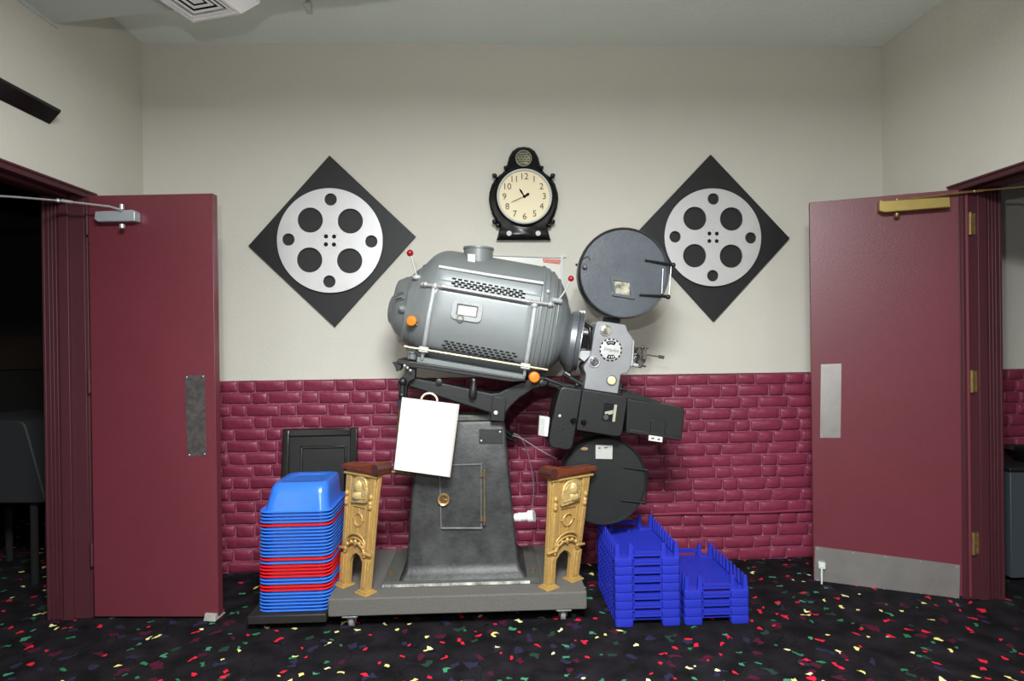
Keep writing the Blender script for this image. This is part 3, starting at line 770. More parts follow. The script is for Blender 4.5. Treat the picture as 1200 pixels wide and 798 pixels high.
# slots
def slots(a, b, c, d, rows_, cols, ln=4.6, ht=1.35):
    m = MB()
    for r in range(rows_):
        for q in range(cols):
            s = (q + (.5 if r % 2 else 0))/cols; t_ = r/(rows_-1)
            x = (a[0]*(1-s)+b[0]*s)*(1-t_)+(c[0]*(1-s)+d[0]*s)*t_; y = (a[1]*(1-s)+b[1]*s)*(1-t_)+(c[1]*(1-s)+d[1]*s)*t_
            pts = [(x, y), (x+ln, y+ln*.17), (x+ln-.3, y+ln*.17+ht), (x-.3, y+ht)]
            P = [onlamp(px, py, .009) for px, py in pts]; n = onlamp.n.copy()
            m.prism(P, -n*.004)
    return m
slots((530, 326), (615, 341.5), (529, 334), (614, 348.5), 4, 12).build('upper_vent_slots', M_slot, LH)
slots((521, 398), (607, 413.5), (516.5, 405), (602, 421.5), 4, 12).build('lower_vent_slots', M_slot, LH)
# frame bars and rails
def surftube(pts, r, off, n=16, sub=14):
    P = []
    for (a, b) in zip(pts, pts[1:]):
        for i in range(sub):
            s = i/sub; P.append(onlamp(a[0]*(1-s)+b[0]*s, a[1]*(1-s)+b[1]*s, off))
    P.append(onlamp(*pts[-1], off)); return P
M_framebar = mat('cast_silver', S(182, 186, 188), .4, metal=.25, var=.08, vscale=20)
m = MB(); m.tube(surftube([(510, 334), (503, 370), (496.5, 414)], 0, .007), .0115, 10); m.ball(onlamp(511, 336, .008), .018, n=14, m=8)
m.tube(surftube([(509, 345), (514, 337), (522, 336.5)], 0, .006), .007, 8); m.build('frame_bar', M_framebar, LH, smooth=60)
m = MB(); m.tube(surftube([(627, 357), (622, 392), (615.5, 432)], 0, .007), .0115, 10); m.ball(onlamp(626, 358, .008), .018, n=14, m=8)
m.tube(surftube([(616, 355), (624, 357), (626, 366)], 0, .006), .007, 8); m.build('frame_bar', M_framebar, LH, smooth=60)
MB().tube([onlamp(515, 314, .012), onlamp(575, 324, .012), onlamp(637, 333.5, .012)], .0075, 10).build('top_trim_rod', M_white, LH)
def rails(x0, y0, x1, y1, r, off): return MB().tube([onlamp(x0+(x1-x0)*.05, y0+(y1-y0)*.05, off)+(onlamp(x1-5, y1-.8, off)-onlamp(x0+5, y0+.8, off))*s for s in (-.03, .5, .96)], r, 12)
A_ = onlamp(498, 334, .03); B_ = onlamp(645, 357, .03); dd = B_-A_
m = MB(); m.tube([onlamp(519, 337, .028), onlamp(619, 354.5, .028)], .0085, 12); m.tube([onlamp(497, 334, .012), onlamp(520, 337.3, .025)], .010, 12); m.tube([onlamp(617, 354, .025), onlamp(647, 357.5, .012)], .010, 12)
for x, y in ((500, 334), (643, 357)): m.ball(onlamp(x, y, .012), .014, n=12, m=8)
m.build('grab_rail', M_chrome, LH, smooth=60)
a_, b_ = at(474, 406, 2.80), at(642, 433.5, 2.80)
m = MB(); m.tube([a_, b_], .0058, 12); m.tube([a_, a_+(b_-a_)*.02], .008, 10); m.build('lower_rail', mat('pale_brass', S(214, 200, 160), .3, metal=.7), LH, smooth=60)
for x, y, x2, y2 in ((496.5, 409.5, 494.5, 422), (615.5, 429, 614.5, 441)):
    m = MB().box(at(x, y, 2.812), (.045, .03, .026), Matrix.Rotation(tl, 3, 'Y')).tube([at(x-.3, y+.5, 2.82), at(x2, y2, 2.84)], .008, 8); m.build('rail_bracket', M_framebar, LH, bevel=.003)
# viewing window
o_ = onlamp(547.5, 364.3, .010); nn = onlamp.n.copy(); ua = LU.copy(); va = nn.cross(ua); va = va if va.z > 0 else -va
def rr2(hw, hh, r, n=5):
    P = [V3((-hw, -hh, 0)), V3((hw, -hh, 0)), V3((hw, hh, 0)), V3((-hw, hh, 0))]; return [(p.x, p.y) for p in round_poly(P, r, n)]
kk = K(2.82)
wn = plate_holes('viewing_window', mat('window_cast', S(150, 153, 154), .5, metal=.2, var=.1, vscale=50), LH, o_, ua, va, rr2(17.5*kk, 11.5*kk, 6*kk), [rr2(12.6*kk, 7.0*kk, 2*kk)], .012, .0015)
m = MB(); m.prism([o_+ua*x*kk+va*y*kk for x, y in ((-12.5, -6.8), (12.5, -6.8), (12.5, 6.8), (-12.5, 6.8))], -nn*.004); m.build('pane', mat('window_recess', S(88, 88, 84), .4, var=.2, vscale=60), wn)
m = MB(); m.prism([o_+nn*.0005+ua*x*kk+va*y*kk for x, y in ((-10.3, -5.6), (10.8, -5.2), (10.6, 5.2), (-10.5, 4.6))], nn*.001); m.build('label_card', M_white, wn)
q = onlamp(539.5, 372.5, .022); m = MB()
m.tube([q+(ua*math.cos(a)+va*math.sin(a))*3.6*kk for a in [i*2*PI/16 for i in range(17)]], .0035, 6); m.build('pull_ring', mat('dull_ring', S(132, 124, 112), .4, metal=.5), wn)
# chimney
cb = at(560, 316, 2.965); ct = at(561.5, 290.5, 2.965)
MB().lathe([(-.05, 16.6*LK), ((ct-cb).length-.012, 16.6*LK), ((ct-cb).length-.010, 17.6*LK), ((ct-cb).length, 17.6*LK), ((ct-cb).length, 15.4*LK), ((ct-cb).length-.05, 15*LK)], cb, Z_*.995+X_*.05, 40, caps=False).build('chimney', M_grey, LH)
m = MB(); m.prism([at(x, y, 2.884) for x, y in ((548, 297.5), (557, 298), (556.5, 309), (548.3, 308.5))], (0, .008, 0)); m.build('chimney_tag', mat('cream_tag', S(214, 214, 196), .6), LH)
m = MB(); m.prism([at(x, y, 2.882) for x, y in ((549, 309), (556, 309), (556, 314), (548, 313.5))], (0, .012, 0)); m.build('tag_clip', M_alu, LH)
# orange knobs
for x, y, r in ((484.5, 376, 6.3), (625.5, 441.5, 6.6)):
    if x < 500: q = onlamp(x, y, .0); n_ = (onlamp.n*.5+LW).normalized()
    else: q = at(x, y, 2.84); n_ = V3((0, -1, 0))
    kn = MB().lathe([(0, 3.2*kk), (.018, 3.2*kk), (.018, r*.92*kk), (.022, r*kk), (.036, r*kk), (.042, r*.85*kk), (.044, r*.5*kk)], q, n_, 28).build('control_knob', M_orange, LH); kn['label'] = 'orange knob'
    MB().tube([q+n_*.01, q+n_*.01+V3((.02, 0, -.022))], .006, 8).build('knob_pointer', M_blackgloss, kn)
# red ball levers
def lever(bx, by, pts, Yb, r=.0165):
    b = at(bx, by, Yb); m = MB(); m.tube([b]+[p for p in pts], .0042, 8); lo = m.build('lever', M_chrome, LH)
    MB().ball(b, r, n=20, m=12).build('ball_grip', M_redball, lo)
    return lo
p1 = onlamp(489.5, 324, .012)
lv = lever(480.5, 296.5, [p1], p1.y)
m = MB(); m.ball(onlamp(490, 326.5, .012), .018, (1.2, .8, .7), n=14, m=8); m.ball(onlamp(497, 334, .010), .012, n=12, m=8); m.build('lever_boss', M_framebar, lv)
p2 = onlamp(652, 351, .018)
lv = lever(669, 326.5, [p2+V3((.03, 0, .04)), p2], p2.y, .0145)
m = MB(); m.tube([onlamp(645, 352, .014), onlamp(655, 354, .016)], .012, 12); m.ball(onlamp(642, 342, .004), .011, n=10, m=6); m.build('lever_boss', M_framebar, lv)
# left end fins and boss
m = MB()
for (x0_, y0_) in ((466, 344.5), (464, 351)):
    P = [onlamp(x, y, .003) for x, y in ((x0_, y0_), (x0_+6.5, y0_-2.6), (x0_+6.5, y0_-.8), (x0_, y0_+1.2))]; m.prism(P, -onlamp.n*.006)
m.build('end_slots', M_slot, LH)
m = MB()
for y0_ in (346.5, 353):
    m.tube([onlamp(464, y0_+1, .004), onlamp(474, y0_-3, .006)], .004, 6)
m.lathe([(0, .024), (.010, .022), (.03, .010), (.032, .004)], onlamp(472, 362, -.004), (onlamp.n+LW*.3), 16)
m.build('end_fins', M_grey, LH, smooth=50)
# ring seam on end cap
def lampring(u, off, r):
    vc, rv, rw = stn(u); P = []
    for k in range(49):
        a = 2*PI*k/48; ca, sa = math.cos(a), math.sin(a); e = 2/NE
        P.append(lloc(u, vc+math.copysign(abs(sa)**e, sa)*(rv+off), math.copysign(abs(ca)**e, ca)*(RW*rw+off*LK)))
    return MB().tube(P, r, 6, caps=False)
lampring(-68, .4, .004).build('cap_seam', M_grey, LH); lampring(80, .4, .004).build('cap_seam', M_grey, LH); lampring(88, .4, .0045).build('cap_seam', M_grey, LH)

# ---- shutter / cone ring between lamp house and head
cr = at(673, 400.5, 3.0); kk3 = K(3.0)
ax = V3((math.cos(tl), -.16, -math.sin(tl))).normalized()
MB().lathe([(-13*kk3, 27*kk3), (-9*kk3, 31*kk3), (-7*kk3, 34.5*kk3), (-4*kk3, 36.5*kk3), (2*kk3, 36.8*kk3), (3*kk3, 34.5*kk3), (4*kk3, 34*kk3), (7.5*kk3, 33*kk3), (8*kk3, 20*kk3), (9*kk3, 12*kk3)], cr, ax, 56).build('dowser_ring', mat('dark_polished', S(112, 116, 122), .36, metal=.55), PR, smooth=30)
m = MB(); m.lathe([(0, 30*kk3), (1.5*kk3, 30*kk3)], cr+ax*6.8*kk3, ax, 40, caps=False); m.box(at(682, 365.5, 2.98), (.03, .03, .012)); m.ball(at(682, 366, 2.965), .008); m.tube([at(662, 436, 2.95), at(668, 440, 2.95)], .004, 6); m.build('ring_clip', M_alu, PR)
# aperture mechanism left of the head
m = MB()
m.prism([at(x, y, 2.93) for x, y in ((679, 387), (690, 388), (690, 391), (679, 390))], (0, .10, 0))
m.prism([at(x, y, 2.92) for x, y in ((681, 411), (692, 411), (691, 417), (685, 424), (678, 419), (678, 413))], (0, .12, 0))
m.lathe([(0, .03), (.02, .03)], at(684, 398, 3.0), ax, 24)
m.build('aperture_bracket', M_framebar, PR, bevel=.003)
m = MB(); m.prism([at(x, y, 2.94) for x, y in ((680, 391.5), (689.5, 392.5), (688, 409), (679, 408))], (0, .14, 0)); m.tube([at(691, 383, 2.93), at(693, 410, 2.93)], .009, 8); m.tube([at(682, 378, 2.97), at(694, 386, 2.97)], .012, 8)
m.build('aperture_box', M_blackgloss, PR, bevel=.002)

# ---- picture head
Yh = 2.90
hp = [(699.5, 375.5), (733.5, 380.5), (735.5, 388.5), (742, 396), (739, 430), (734.5, 437.5), (727.5, 438.5), (724, 461.5), (684.5, 455.5), (687, 439), (683, 430.5), (690, 421), (693.5, 410), (696, 391)]
m = MB(); m.prism(round_poly([at(x, y, Yh) for x, y in hp], [.02, .012, .01, .016, .02, .01, .008, .004, .004, .008, .016, .01, .01, .01], 3), (0, .17, 0)); PH = m.build('picture_head', M_headface, PR, bevel=.005)
def disc(name, x, y, r, mtl, par, Y=Yh, h=.006, rim=None, rimr=1.6):
    q = at(x, y, Y); k = K(Y)
    o = MB().lathe([(0, r*k), (h*.7, r*k), (h, r*.88*k)], q, (0, -1, 0), 36).build(name, mtl, par)
    if rim:
        MB().lathe([(0, (r+rimr)*k), (h*.9, (r+rimr)*k), (h*1.2, (r+rimr*.4)*k), (h*.9, r*.95*k)], q, (0, -1, 0), 36, caps=False).build('rim', rim, o)
    return o
disc('upper_porthole', 709.5, 386.8, 6, mat('porthole_mirror', S(176, 172, 160), .2, metal=.7, var=.35, vscale=45), PH, rim=M_chrome, rimr=1.0)
disc('lower_porthole', 696.5, 424, 5.6, mat('porthole_dark', S(46, 46, 50), .2, var=.9, vscale=55, col2=S(120, 116, 122)), PH, rim=M_alu, rimr=1.1)
disc('yellow_lens', 716.5, 445.5, 5.2, M_yellow, PH, rim=mat('rim_grey', S(110, 112, 112), .4, metal=.5), rimr=.9)
dl_ = disc('name_dial', 715.7, 409.8, 13.0, mat('dial_plate', S(196, 196, 196), .4, metal=.3), PH, h=.003)
q = at(715.7, 409.8, Yh-.004); kh = K(Yh)
def arcbar(r, a0, a1, wd, n=10):
    A1 = [q+V3((math.cos(a0+(a1-a0)*i/n)*(r-wd)*kh, 0, math.sin(a0+(a1-a0)*i/n)*(r-wd)*kh)) for i in range(n+1)]
    A2 = [q+V3((math.cos(a0+(a1-a0)*i/n)*(r+wd)*kh, 0, math.sin(a0+(a1-a0)*i/n)*(r+wd)*kh)) for i in range(n+1)]
    return A1+A2[::-1]
m = MB()
for i in range(16):
    a = 2*PI*i/16; m.prism(arcbar(12.6, a, a+.24, .75, 3), (0, -.001, 0))
m.prism(arcbar(8.6, math.radians(52), math.radians(122), 2.2), (0, -.001, 0)); m.prism(arcbar(8.6, math.radians(242), math.radians(300), 2.4), (0, -.001, 0))
m.build('dial_marks', M_blackgloss, dl_)
text('dial_script', 'Simplex', mat('script_grey', S(110, 112, 116), .5), dl_, q+V3((0, -.0006, 0)), LU, LV, 6.0*kh, font_shear=.4)
m = MB(); 
for a in (68, 80, 92, 106): m.prism([p_+V3((0, -.0012, 0)) for p_ in arcbar(8.6, math.radians(a), math.radians(a+5), 1.0, 2)], (0, -.0008, 0))
for a in (254, 272, 286): m.prism([p_+V3((0, -.0012, 0)) for p_ in arcbar(8.6, math.radians(a), math.radians(a+8), 1.2, 2)], (0, -.0008, 0))
m.build('dial_digits', M_alu, dl_)
# lens side of the head
m = MB(); m.prism(round_poly([at(x, y, 2.92) for x, y in ((738.5, 395), (743.5, 399), (742, 428), (737, 431))], .008), (0, .14, 0)); m.tube([at(736, 426.5, 2.95), at(748, 428.5, 2.95)], .010, 10); m.build('lens_mount', M_framebar, PR, bevel=.003)
M_mech = mat('mechanism_steel', S(96, 92, 88), .4, metal=.6, var=.4, vscale=60)
m = MB()
m.prism([at(x, y, 2.94) for x, y in ((749, 408), (756, 407), (757, 422), (754, 428), (750, 430), (747, 424), (750, 418), (746, 412))], (0, .05, 0))
m.tube([at(743, 407.5, 2.95), at(760, 408, 2.95)], .0035, 6); m.tube([at(744, 427, 2.95), at(757, 429.5, 2.95)], .0045, 6)
m.ball(at(753, 407, 2.93), .009, n=10, m=6); m.ball(at(756.5, 408.5, 2.93), .007, n=10, m=6); m.ball(at(750, 429.5, 2.93), .009, n=10, m=6)
m.tube([at(742, 416, 2.96), at(750, 414, 2.96)], .008, 8); m.tube([at(743, 420, 2.96), at(749, 410, 2.96)], .004, 6)
m.box(at(755, 415, 2.92), (.02, .02, .05)); m.build('lens_gears', M_mech, PR)
m = MB(); m.tube([at(756, 415.5, 2.92), at(773, 418, 2.92)], .004, 8); fk = m.build('focus_rod', mat('rod_bronze', S(112, 104, 88), .4, metal=.6), PR)
MB().tube([at(772, 417.8, 2.92), at(778, 418.8, 2.92)], .0085, 12).build('focus_knob', mat('dark_knob', S(66, 64, 58), .5), fk)
# ---- upper magazine
def magazine(cx, cy, r, Yf_, th, mtl, lip):
    k = K(Yf_); q = at(cx, cy, Yf_)
    o = MB().lathe([(0, (r-5)*k), (.0, (r-2.6)*k), (.004, (r-2.2)*k), (.004, (r-1.6)*k), (-.006, r*k), (-.028, r*k), (-.03, (r-1.2)*k), (-th, (r-1.2)*k), (-th-.004, (r-3)*k)], q, (0, -1, 0), 96).build('film_magazine', mtl, PR, smooth=30)
    MB().lathe([(-.004, (r-2.2)*k), (.008, (r-2)*k), (.009, (r-.6)*k), (0, (r+.4)*k), (-.028, (r+.4)*k), (-.03, (r-.8)*k)], q, (0, -1, 0), 96, caps=False).build('magazine_rim', M_edge, o, smooth=30)
    return o, q, k
UM, q, k = magazine(731, 320, 53.6, 2.90, .11, M_mag, 0); UM['label'] = 'upper round magazine with glazed window'
def mp(x, y, off=.0, Y=2.90): return at(x, y, Y-off)
wf = plate_holes('magazine_window', mat('window_frame_grey', S(78, 82, 88), .45), UM, mp(729.4, 337.5, .006), LU*.97+LV*(-.0), V3((-.12, 0, 1)).normalized(), [(x*k, y*k) for x, y in ((-13, -11), (13, -11), (12.5, 11.5), (-12.5, 11.5))], [[(x*k, y*k) for x, y in ((-9.5, -8), (9.5, -8), (9.5, 8), (-9.5, 8))]], .006, .001)
m = MB(); m.prism([mp(x, y, .005) for x, y in ((718, 329), (738.5, 331.5), (737.5, 347), (717, 344.5))], (0, .004, 0)); m.build('pane', M_glass, wf)
for (x0_, y0_, x1_, y1_) in ((757, 305, 790, 310.5), (750.5, 345.5, 784, 348)):
    m = MB(); m.tube([mp(x0_, y0_, .010), mp(x1_-6, y1_-1, .012)], [.004, .007], 8); m.tube([mp(x1_-10, y1_-1.4, .012), mp(x1_, y1_, .006)], .008, 8); m.ball(mp(x1_-1, y1_, .008), .012, n=12, m=8); m.ball(mp(x0_, y0_, .010), .006, n=8, m=6)
    m.build('hinge_strap', M_edge, UM)
m = MB(); m.tube([mp(786.5, 312, .0), mp(784, 346, .0)], .0025, 6); m.tube([mp(777, 315, .008), mp(775.5, 344, .008)], .0018, 6); m.build('hinge_pin', M_alu, UM)
m = MB().lathe([(0, .012), (.012, .012), (.016, .008)], mp(685, 312.5, .004), (0, -1, 0), 16); m.tube([mp(683, 303, .01), mp(689, 300, .01), mp(692, 304, .01)], .002, 6); m.build('latch_knob', mat('latch_grey', S(90, 92, 98), .35, metal=.5), UM)
m = MB(); m.tube([mp(676.5, 310, -.02), mp(674.5, 310.5, -.02)], .006, 8); m.build('side_pin', M_edge, UM)
m = MB(); m.prism([at(x, y, 2.93) for x, y in ((707, 371), (727.5, 374), (726, 380), (706, 377))], (0, .1, 0)); m.build('magazine_mount', M_blackgloss, PR, bevel=.003)
# ---- lower magazine
LM, q, k = magazine(707.5, 563.5, 51.5, 2.96, .11, M_mag2, 0); LM['label'] = 'lower round magazine with paper label'
def lp(x, y, off=0.): return at(x, y, 2.96-off)
m = MB(); m.prism([lp(x, y, .003) for x, y in ((698, 521.5), (718, 522), (717.5, 538), (698, 537.5))], (0, .004, 0)); lb_ = m.build('label_card', M_labelgrey, LM)
m = MB(); m.box(lp(702.5, 525, .0045), (.012, .002, .006)); m.box(lp(710, 524.5, .0045), (.02, .002, .005)); m.build('label_print', mat('label_ink', S(90, 90, 96), .6), lb_)
m = MB(); m.ball(lp(685, 526, .002), .018, (1, .1, .45)); m.build('rust_patch', mat('rust', S(150, 120, 84), .7, var=.2, vscale=40), LM)
for (x0_, y0_, x1_, y1_) in ((731, 547.5, 759, 551), (728, 586, 756, 589)):
    m = MB(); m.tube([lp(x0_, y0_, .008), lp(x1_, y1_, .008)], [.004, .006], 8); m.tube([lp(x1_-1, y1_-2, 0), lp(x1_-1, y1_+2, 0)], .010, 8); m.build('hinge_strap', M_edge, LM)
m = MB(); m.tube([lp(759, 552, 0), lp(757, 588, 0)], .003, 6); m.build('hinge_pin', M_edge, LM)
# ---- sound head (three castings)
Ys = 2.86
def casting(name, pts, rr_, Y, dep, mtl=M_iron_dark, bev=.008):
    m = MB(); m.prism(round_poly([at(x, y, Y) for x, y in pts], rr_, 5), (0, dep, 0)); return m.build(name, mtl, PR, bevel=bev, seg=3)
SA = casting('sound_head', [(657, 452.5), (683, 456.5), (674.5, 505), (670, 528.5), (642, 524.5), (650, 478)], [.025, .01, .006, .03, .035, .02], Ys, .20)
SB = casting('sound_head_cover', [(683, 456.5), (736, 465), (728.5, 512.5), (675.5, 504)], [.006, .03, .03, .01], Ys-.006, .22)
SC = casting('amplifier_box', [(735, 467), (803.5, 478.5), (798.5, 517), (733.5, 508)], [.01, .026, .012, .01], Ys+.02, .20, bev=.014)
m = MB(); m.prism([at(x, y, Ys+.012) for x, y in ((739, 503), (799, 512), (798.5, 516.5), (737, 507.5))], (0, .06, 0)); m.build('lower_ledge', M_iron_dark, SC, bevel=.003)
m = MB(); m.prism(round_poly([at(x, y, Ys+.013) for x, y in ((764, 491), (781, 493.5), (779, 511), (762, 509))], .01), (0, .02, 0)); m.build('raised_panel', M_iron_dark, SC, bevel=.004)
m = MB(); m.prism([at(x, y, Ys+.006) for x, y in ((760.5, 510), (776.5, 512.2), (776, 518.3), (760, 516))], (0, .004, 0)); lt_ = m.build('label_card', mat('dirty_white', S(206, 204, 196), .6), SC)
m = MB(); m.box(at(765, 513.6, Ys+.005), (.014, .001, .008)); m.box(at(772, 514.8, Ys+.005), (.012, .001, .008)); m.build('label_print', mat('label_ink2', S(90, 88, 84), .6), lt_)
# peep window in the cover
Yc = Ys-.0075
m = MB(); m.prism([at(x, y, Yc) for x, y in ((708, 471.5), (724, 473.5), (721, 495), (705.5, 493))], (0, .004, 0)); wnd = m.build('peep_window', mat('peep_glass', S(30, 30, 34), .12), SB, bevel=.001)
m = MB(); m.prism([at(x, y, Yc-.001) for x, y in ((720, 474), (723.3, 474.3), (720.6, 494.3), (717.5, 494))], (0, .001, 0)); m.prism([at(x, y, Yc-.001) for x, y in ((709, 482.5), (719, 480.5), (718, 485), (714, 486), (712, 484.6), (709, 485.5))], (0, .001, 0)); m.build('mechanism_glimpse', mat('warm_white', S(158, 156, 140), .4), wnd)
m = MB(); m.lathe([(0, .012), (.001, .012)], at(710, 489, Yc-.001), (0, -1, 0), 16); m.build('sprocket', M_agedsteel, wnd)
for x, y in ((671.5, 492), (683.5, 494)):
    o = SA if x < 675 else SB
    m = MB().lathe([(0, .012), (.012, .013), (.02, .011), (.025, .006)], at(x, y, Ys-.004), (0, -1, 0), 20); kn = m.build('thumb_knob', M_blackgloss, o)
MB().ball(at(656, 487.5, Ys-.001), .0075, (1, .5, 1)).build('screw', M_alu, SA)
MB().ball(at(660, 503, Ys-.001), .004, (1, .4, 1)).build('hole_plug', M_slot, SA)
# toothed left edge
m = MB()
for i in range(11):
    y = 456+i*5.2; m.ball(at(655.5-i*1.05, y, Ys+.03), .007, n=8, m=6)
m.build('chain_edge', M_iron_dark, SA)
m = MB(); m.prism([at(x, y, 2.88) for x, y in ((632.5, 488), (644.5, 489.5), (642, 512), (631, 510.5))], (0, .05, 0)); wb = m.build('white_junction_box', M_white, PR, bevel=.003)
m = MB(); m.prism([at(x, y, 2.878) for x, y in ((633, 489), (639, 490), (637.5, 511), (631.8, 510))], (0, .004, 0)); m.build('box_cover', M_labelgrey, wb)
# brackets joining sound head, head and arm
m = MB(); m.prism([at(x, y, 2.95) for x, y in ((636, 441), (660, 449), (690, 456), (735, 462), (745, 461), (775, 471), (772, 476), (700, 466), (640, 452))], (0, .12, 0))
m.tube([at(638, 443, 2.90), at(668, 455, 2.90)], .008, 8); m.tube([at(660, 438, 2.98), at(684, 452, 2.98)], .014, 8); m.ball(at(676, 451, 2.9), .012); m.tube([at(726, 448, 2.95), at(724, 463, 2.95)], .02, 10)
m.tube([at(725, 455, 2.93), at(735, 457.5, 2.93)], .006, 8)
m.build('head_bracket', M_iron_dark, PR, bevel=.002)
m = MB(); m.prism([at(x, y, 3.0) for x, y in ((676, 505), (728, 512), (726, 522), (690, 520))], (0, .08, 0)); m.build('magazine_mount', M_blackgloss, PR, bevel=.003)
# white conduit plug and cables
a_, b_ = at(604, 606.5, 2.96), at(626, 604.5, 2.93)
d = (b_-a_)
m = MB(); m.tube([a_, a_+d*.70], .021, 20); m.tube([a_+d*.70, b_], .029, 20); m.tube([a_+d*.2, a_+d*.28], .023, 20); m.tube([at(597, 606.8, 2.965), a_], .012, 12); m.build('conduit_plug', mat('plug_white', S(216, 212, 212), .5), PR)
m = MB(); m.tube([at(592, 505, 3.0), at(600, 510, 3.0)], .014, 10); m.tube([at(594, 512, 3.0), at(602, 516, 3.0)], .011, 10); m.build('cable_gland', M_blackgloss, PR)
def bez(P, n=24):
    out = []
    for i in range(n+1):
        t_ = i/n; Q = [V3(p) for p in P]
        while len(Q) > 1: Q = [Q[j]*(1-t_)+Q[j+1]*t_ for j in range(len(Q)-1)]
        out.append(Q[0])
    return out
MB().tube(bez([at(598, 509, 3.0), at(618, 503, 3.02), at(618, 540, 3.1), at(630, 560, 3.14), at(624, 590, 3.2)]), .0028, 6).build('cable', M_cable, PR)
MB().tube(bez([at(598, 511, 3.0), at(610, 508, 3.0), at(628, 528, 2.98), at(652, 537, 2.98)]), .0026, 6).build('cable', M_cable, PR)

# ------------------------------------------------------------------ notice on a board, hung on the projector
Yn = 2.80
nb = thing('notice_board', V3(at(500, 512, Yn)), 'white printed notice on a grey board with a ring hanger, hung on the projector pedestal', 'notice')
cr_ = [(471, 465.5), (538.5, 474), (527.5, 559.5), (461.5, 550.5)]
MB().prism([at(x, y, Yn) for x, y in cr_], (0, .012, 0)).build('board', mat('board_grey', S(176, 172, 166), .6), nb, bevel=.0015)
cs_ = [(471.3, 466), (535.6, 473.6), (525.2, 558.4), (462, 550)]
sheet = MB().prism([at(x, y, Yn-.001) for x, y in cs_], (0, .001, 0)).build('sheet', M_paper, nb)
m = MB(); c00, c10, c01 = at(471.3, 466, Yn-.0018), at(535.6, 473.6, Yn-.0018), at(462, 550, Yn-.0018)
ex, ey = (c10-c00), (c01-c00)
for i, (t0, s0, s1) in enumerate(((.165, .08, .28), (.15, .42, .62), (.185, .55, .75), (.24, .1, .85), (.31, .1, .82), (.38, .1, .86), (.46, .1, .8), (.52, .1, .86), (.58, .1, .7), (.66, .1, .84), (.72, .1, .8), (.80, .3, .45), (.87, .3, .85))):
    P = [c00+ex*s0+ey*t0, c00+ex*s1+ey*t0, c00+ex*s1+ey*(t0+.008), c00+ex*s0+ey*(t0+.008)]
    m.prism(P, (0, -.0003, 0))
m.build('printed_lines', M_ink, sheet)
O = at(503, 469.5, Yn-.002); kn_ = K(Yn)
pts = [O+(ex.normalized()*math.cos(a)*9.3-ey.normalized()*math.sin(a)*8.6)*kn_ for a in [i*PI/14 for i in range(15)]]
MB().tube(pts, .005, 8).build('ring_hanger', mat('ring_cream', S(206, 200, 180), .4), nb)

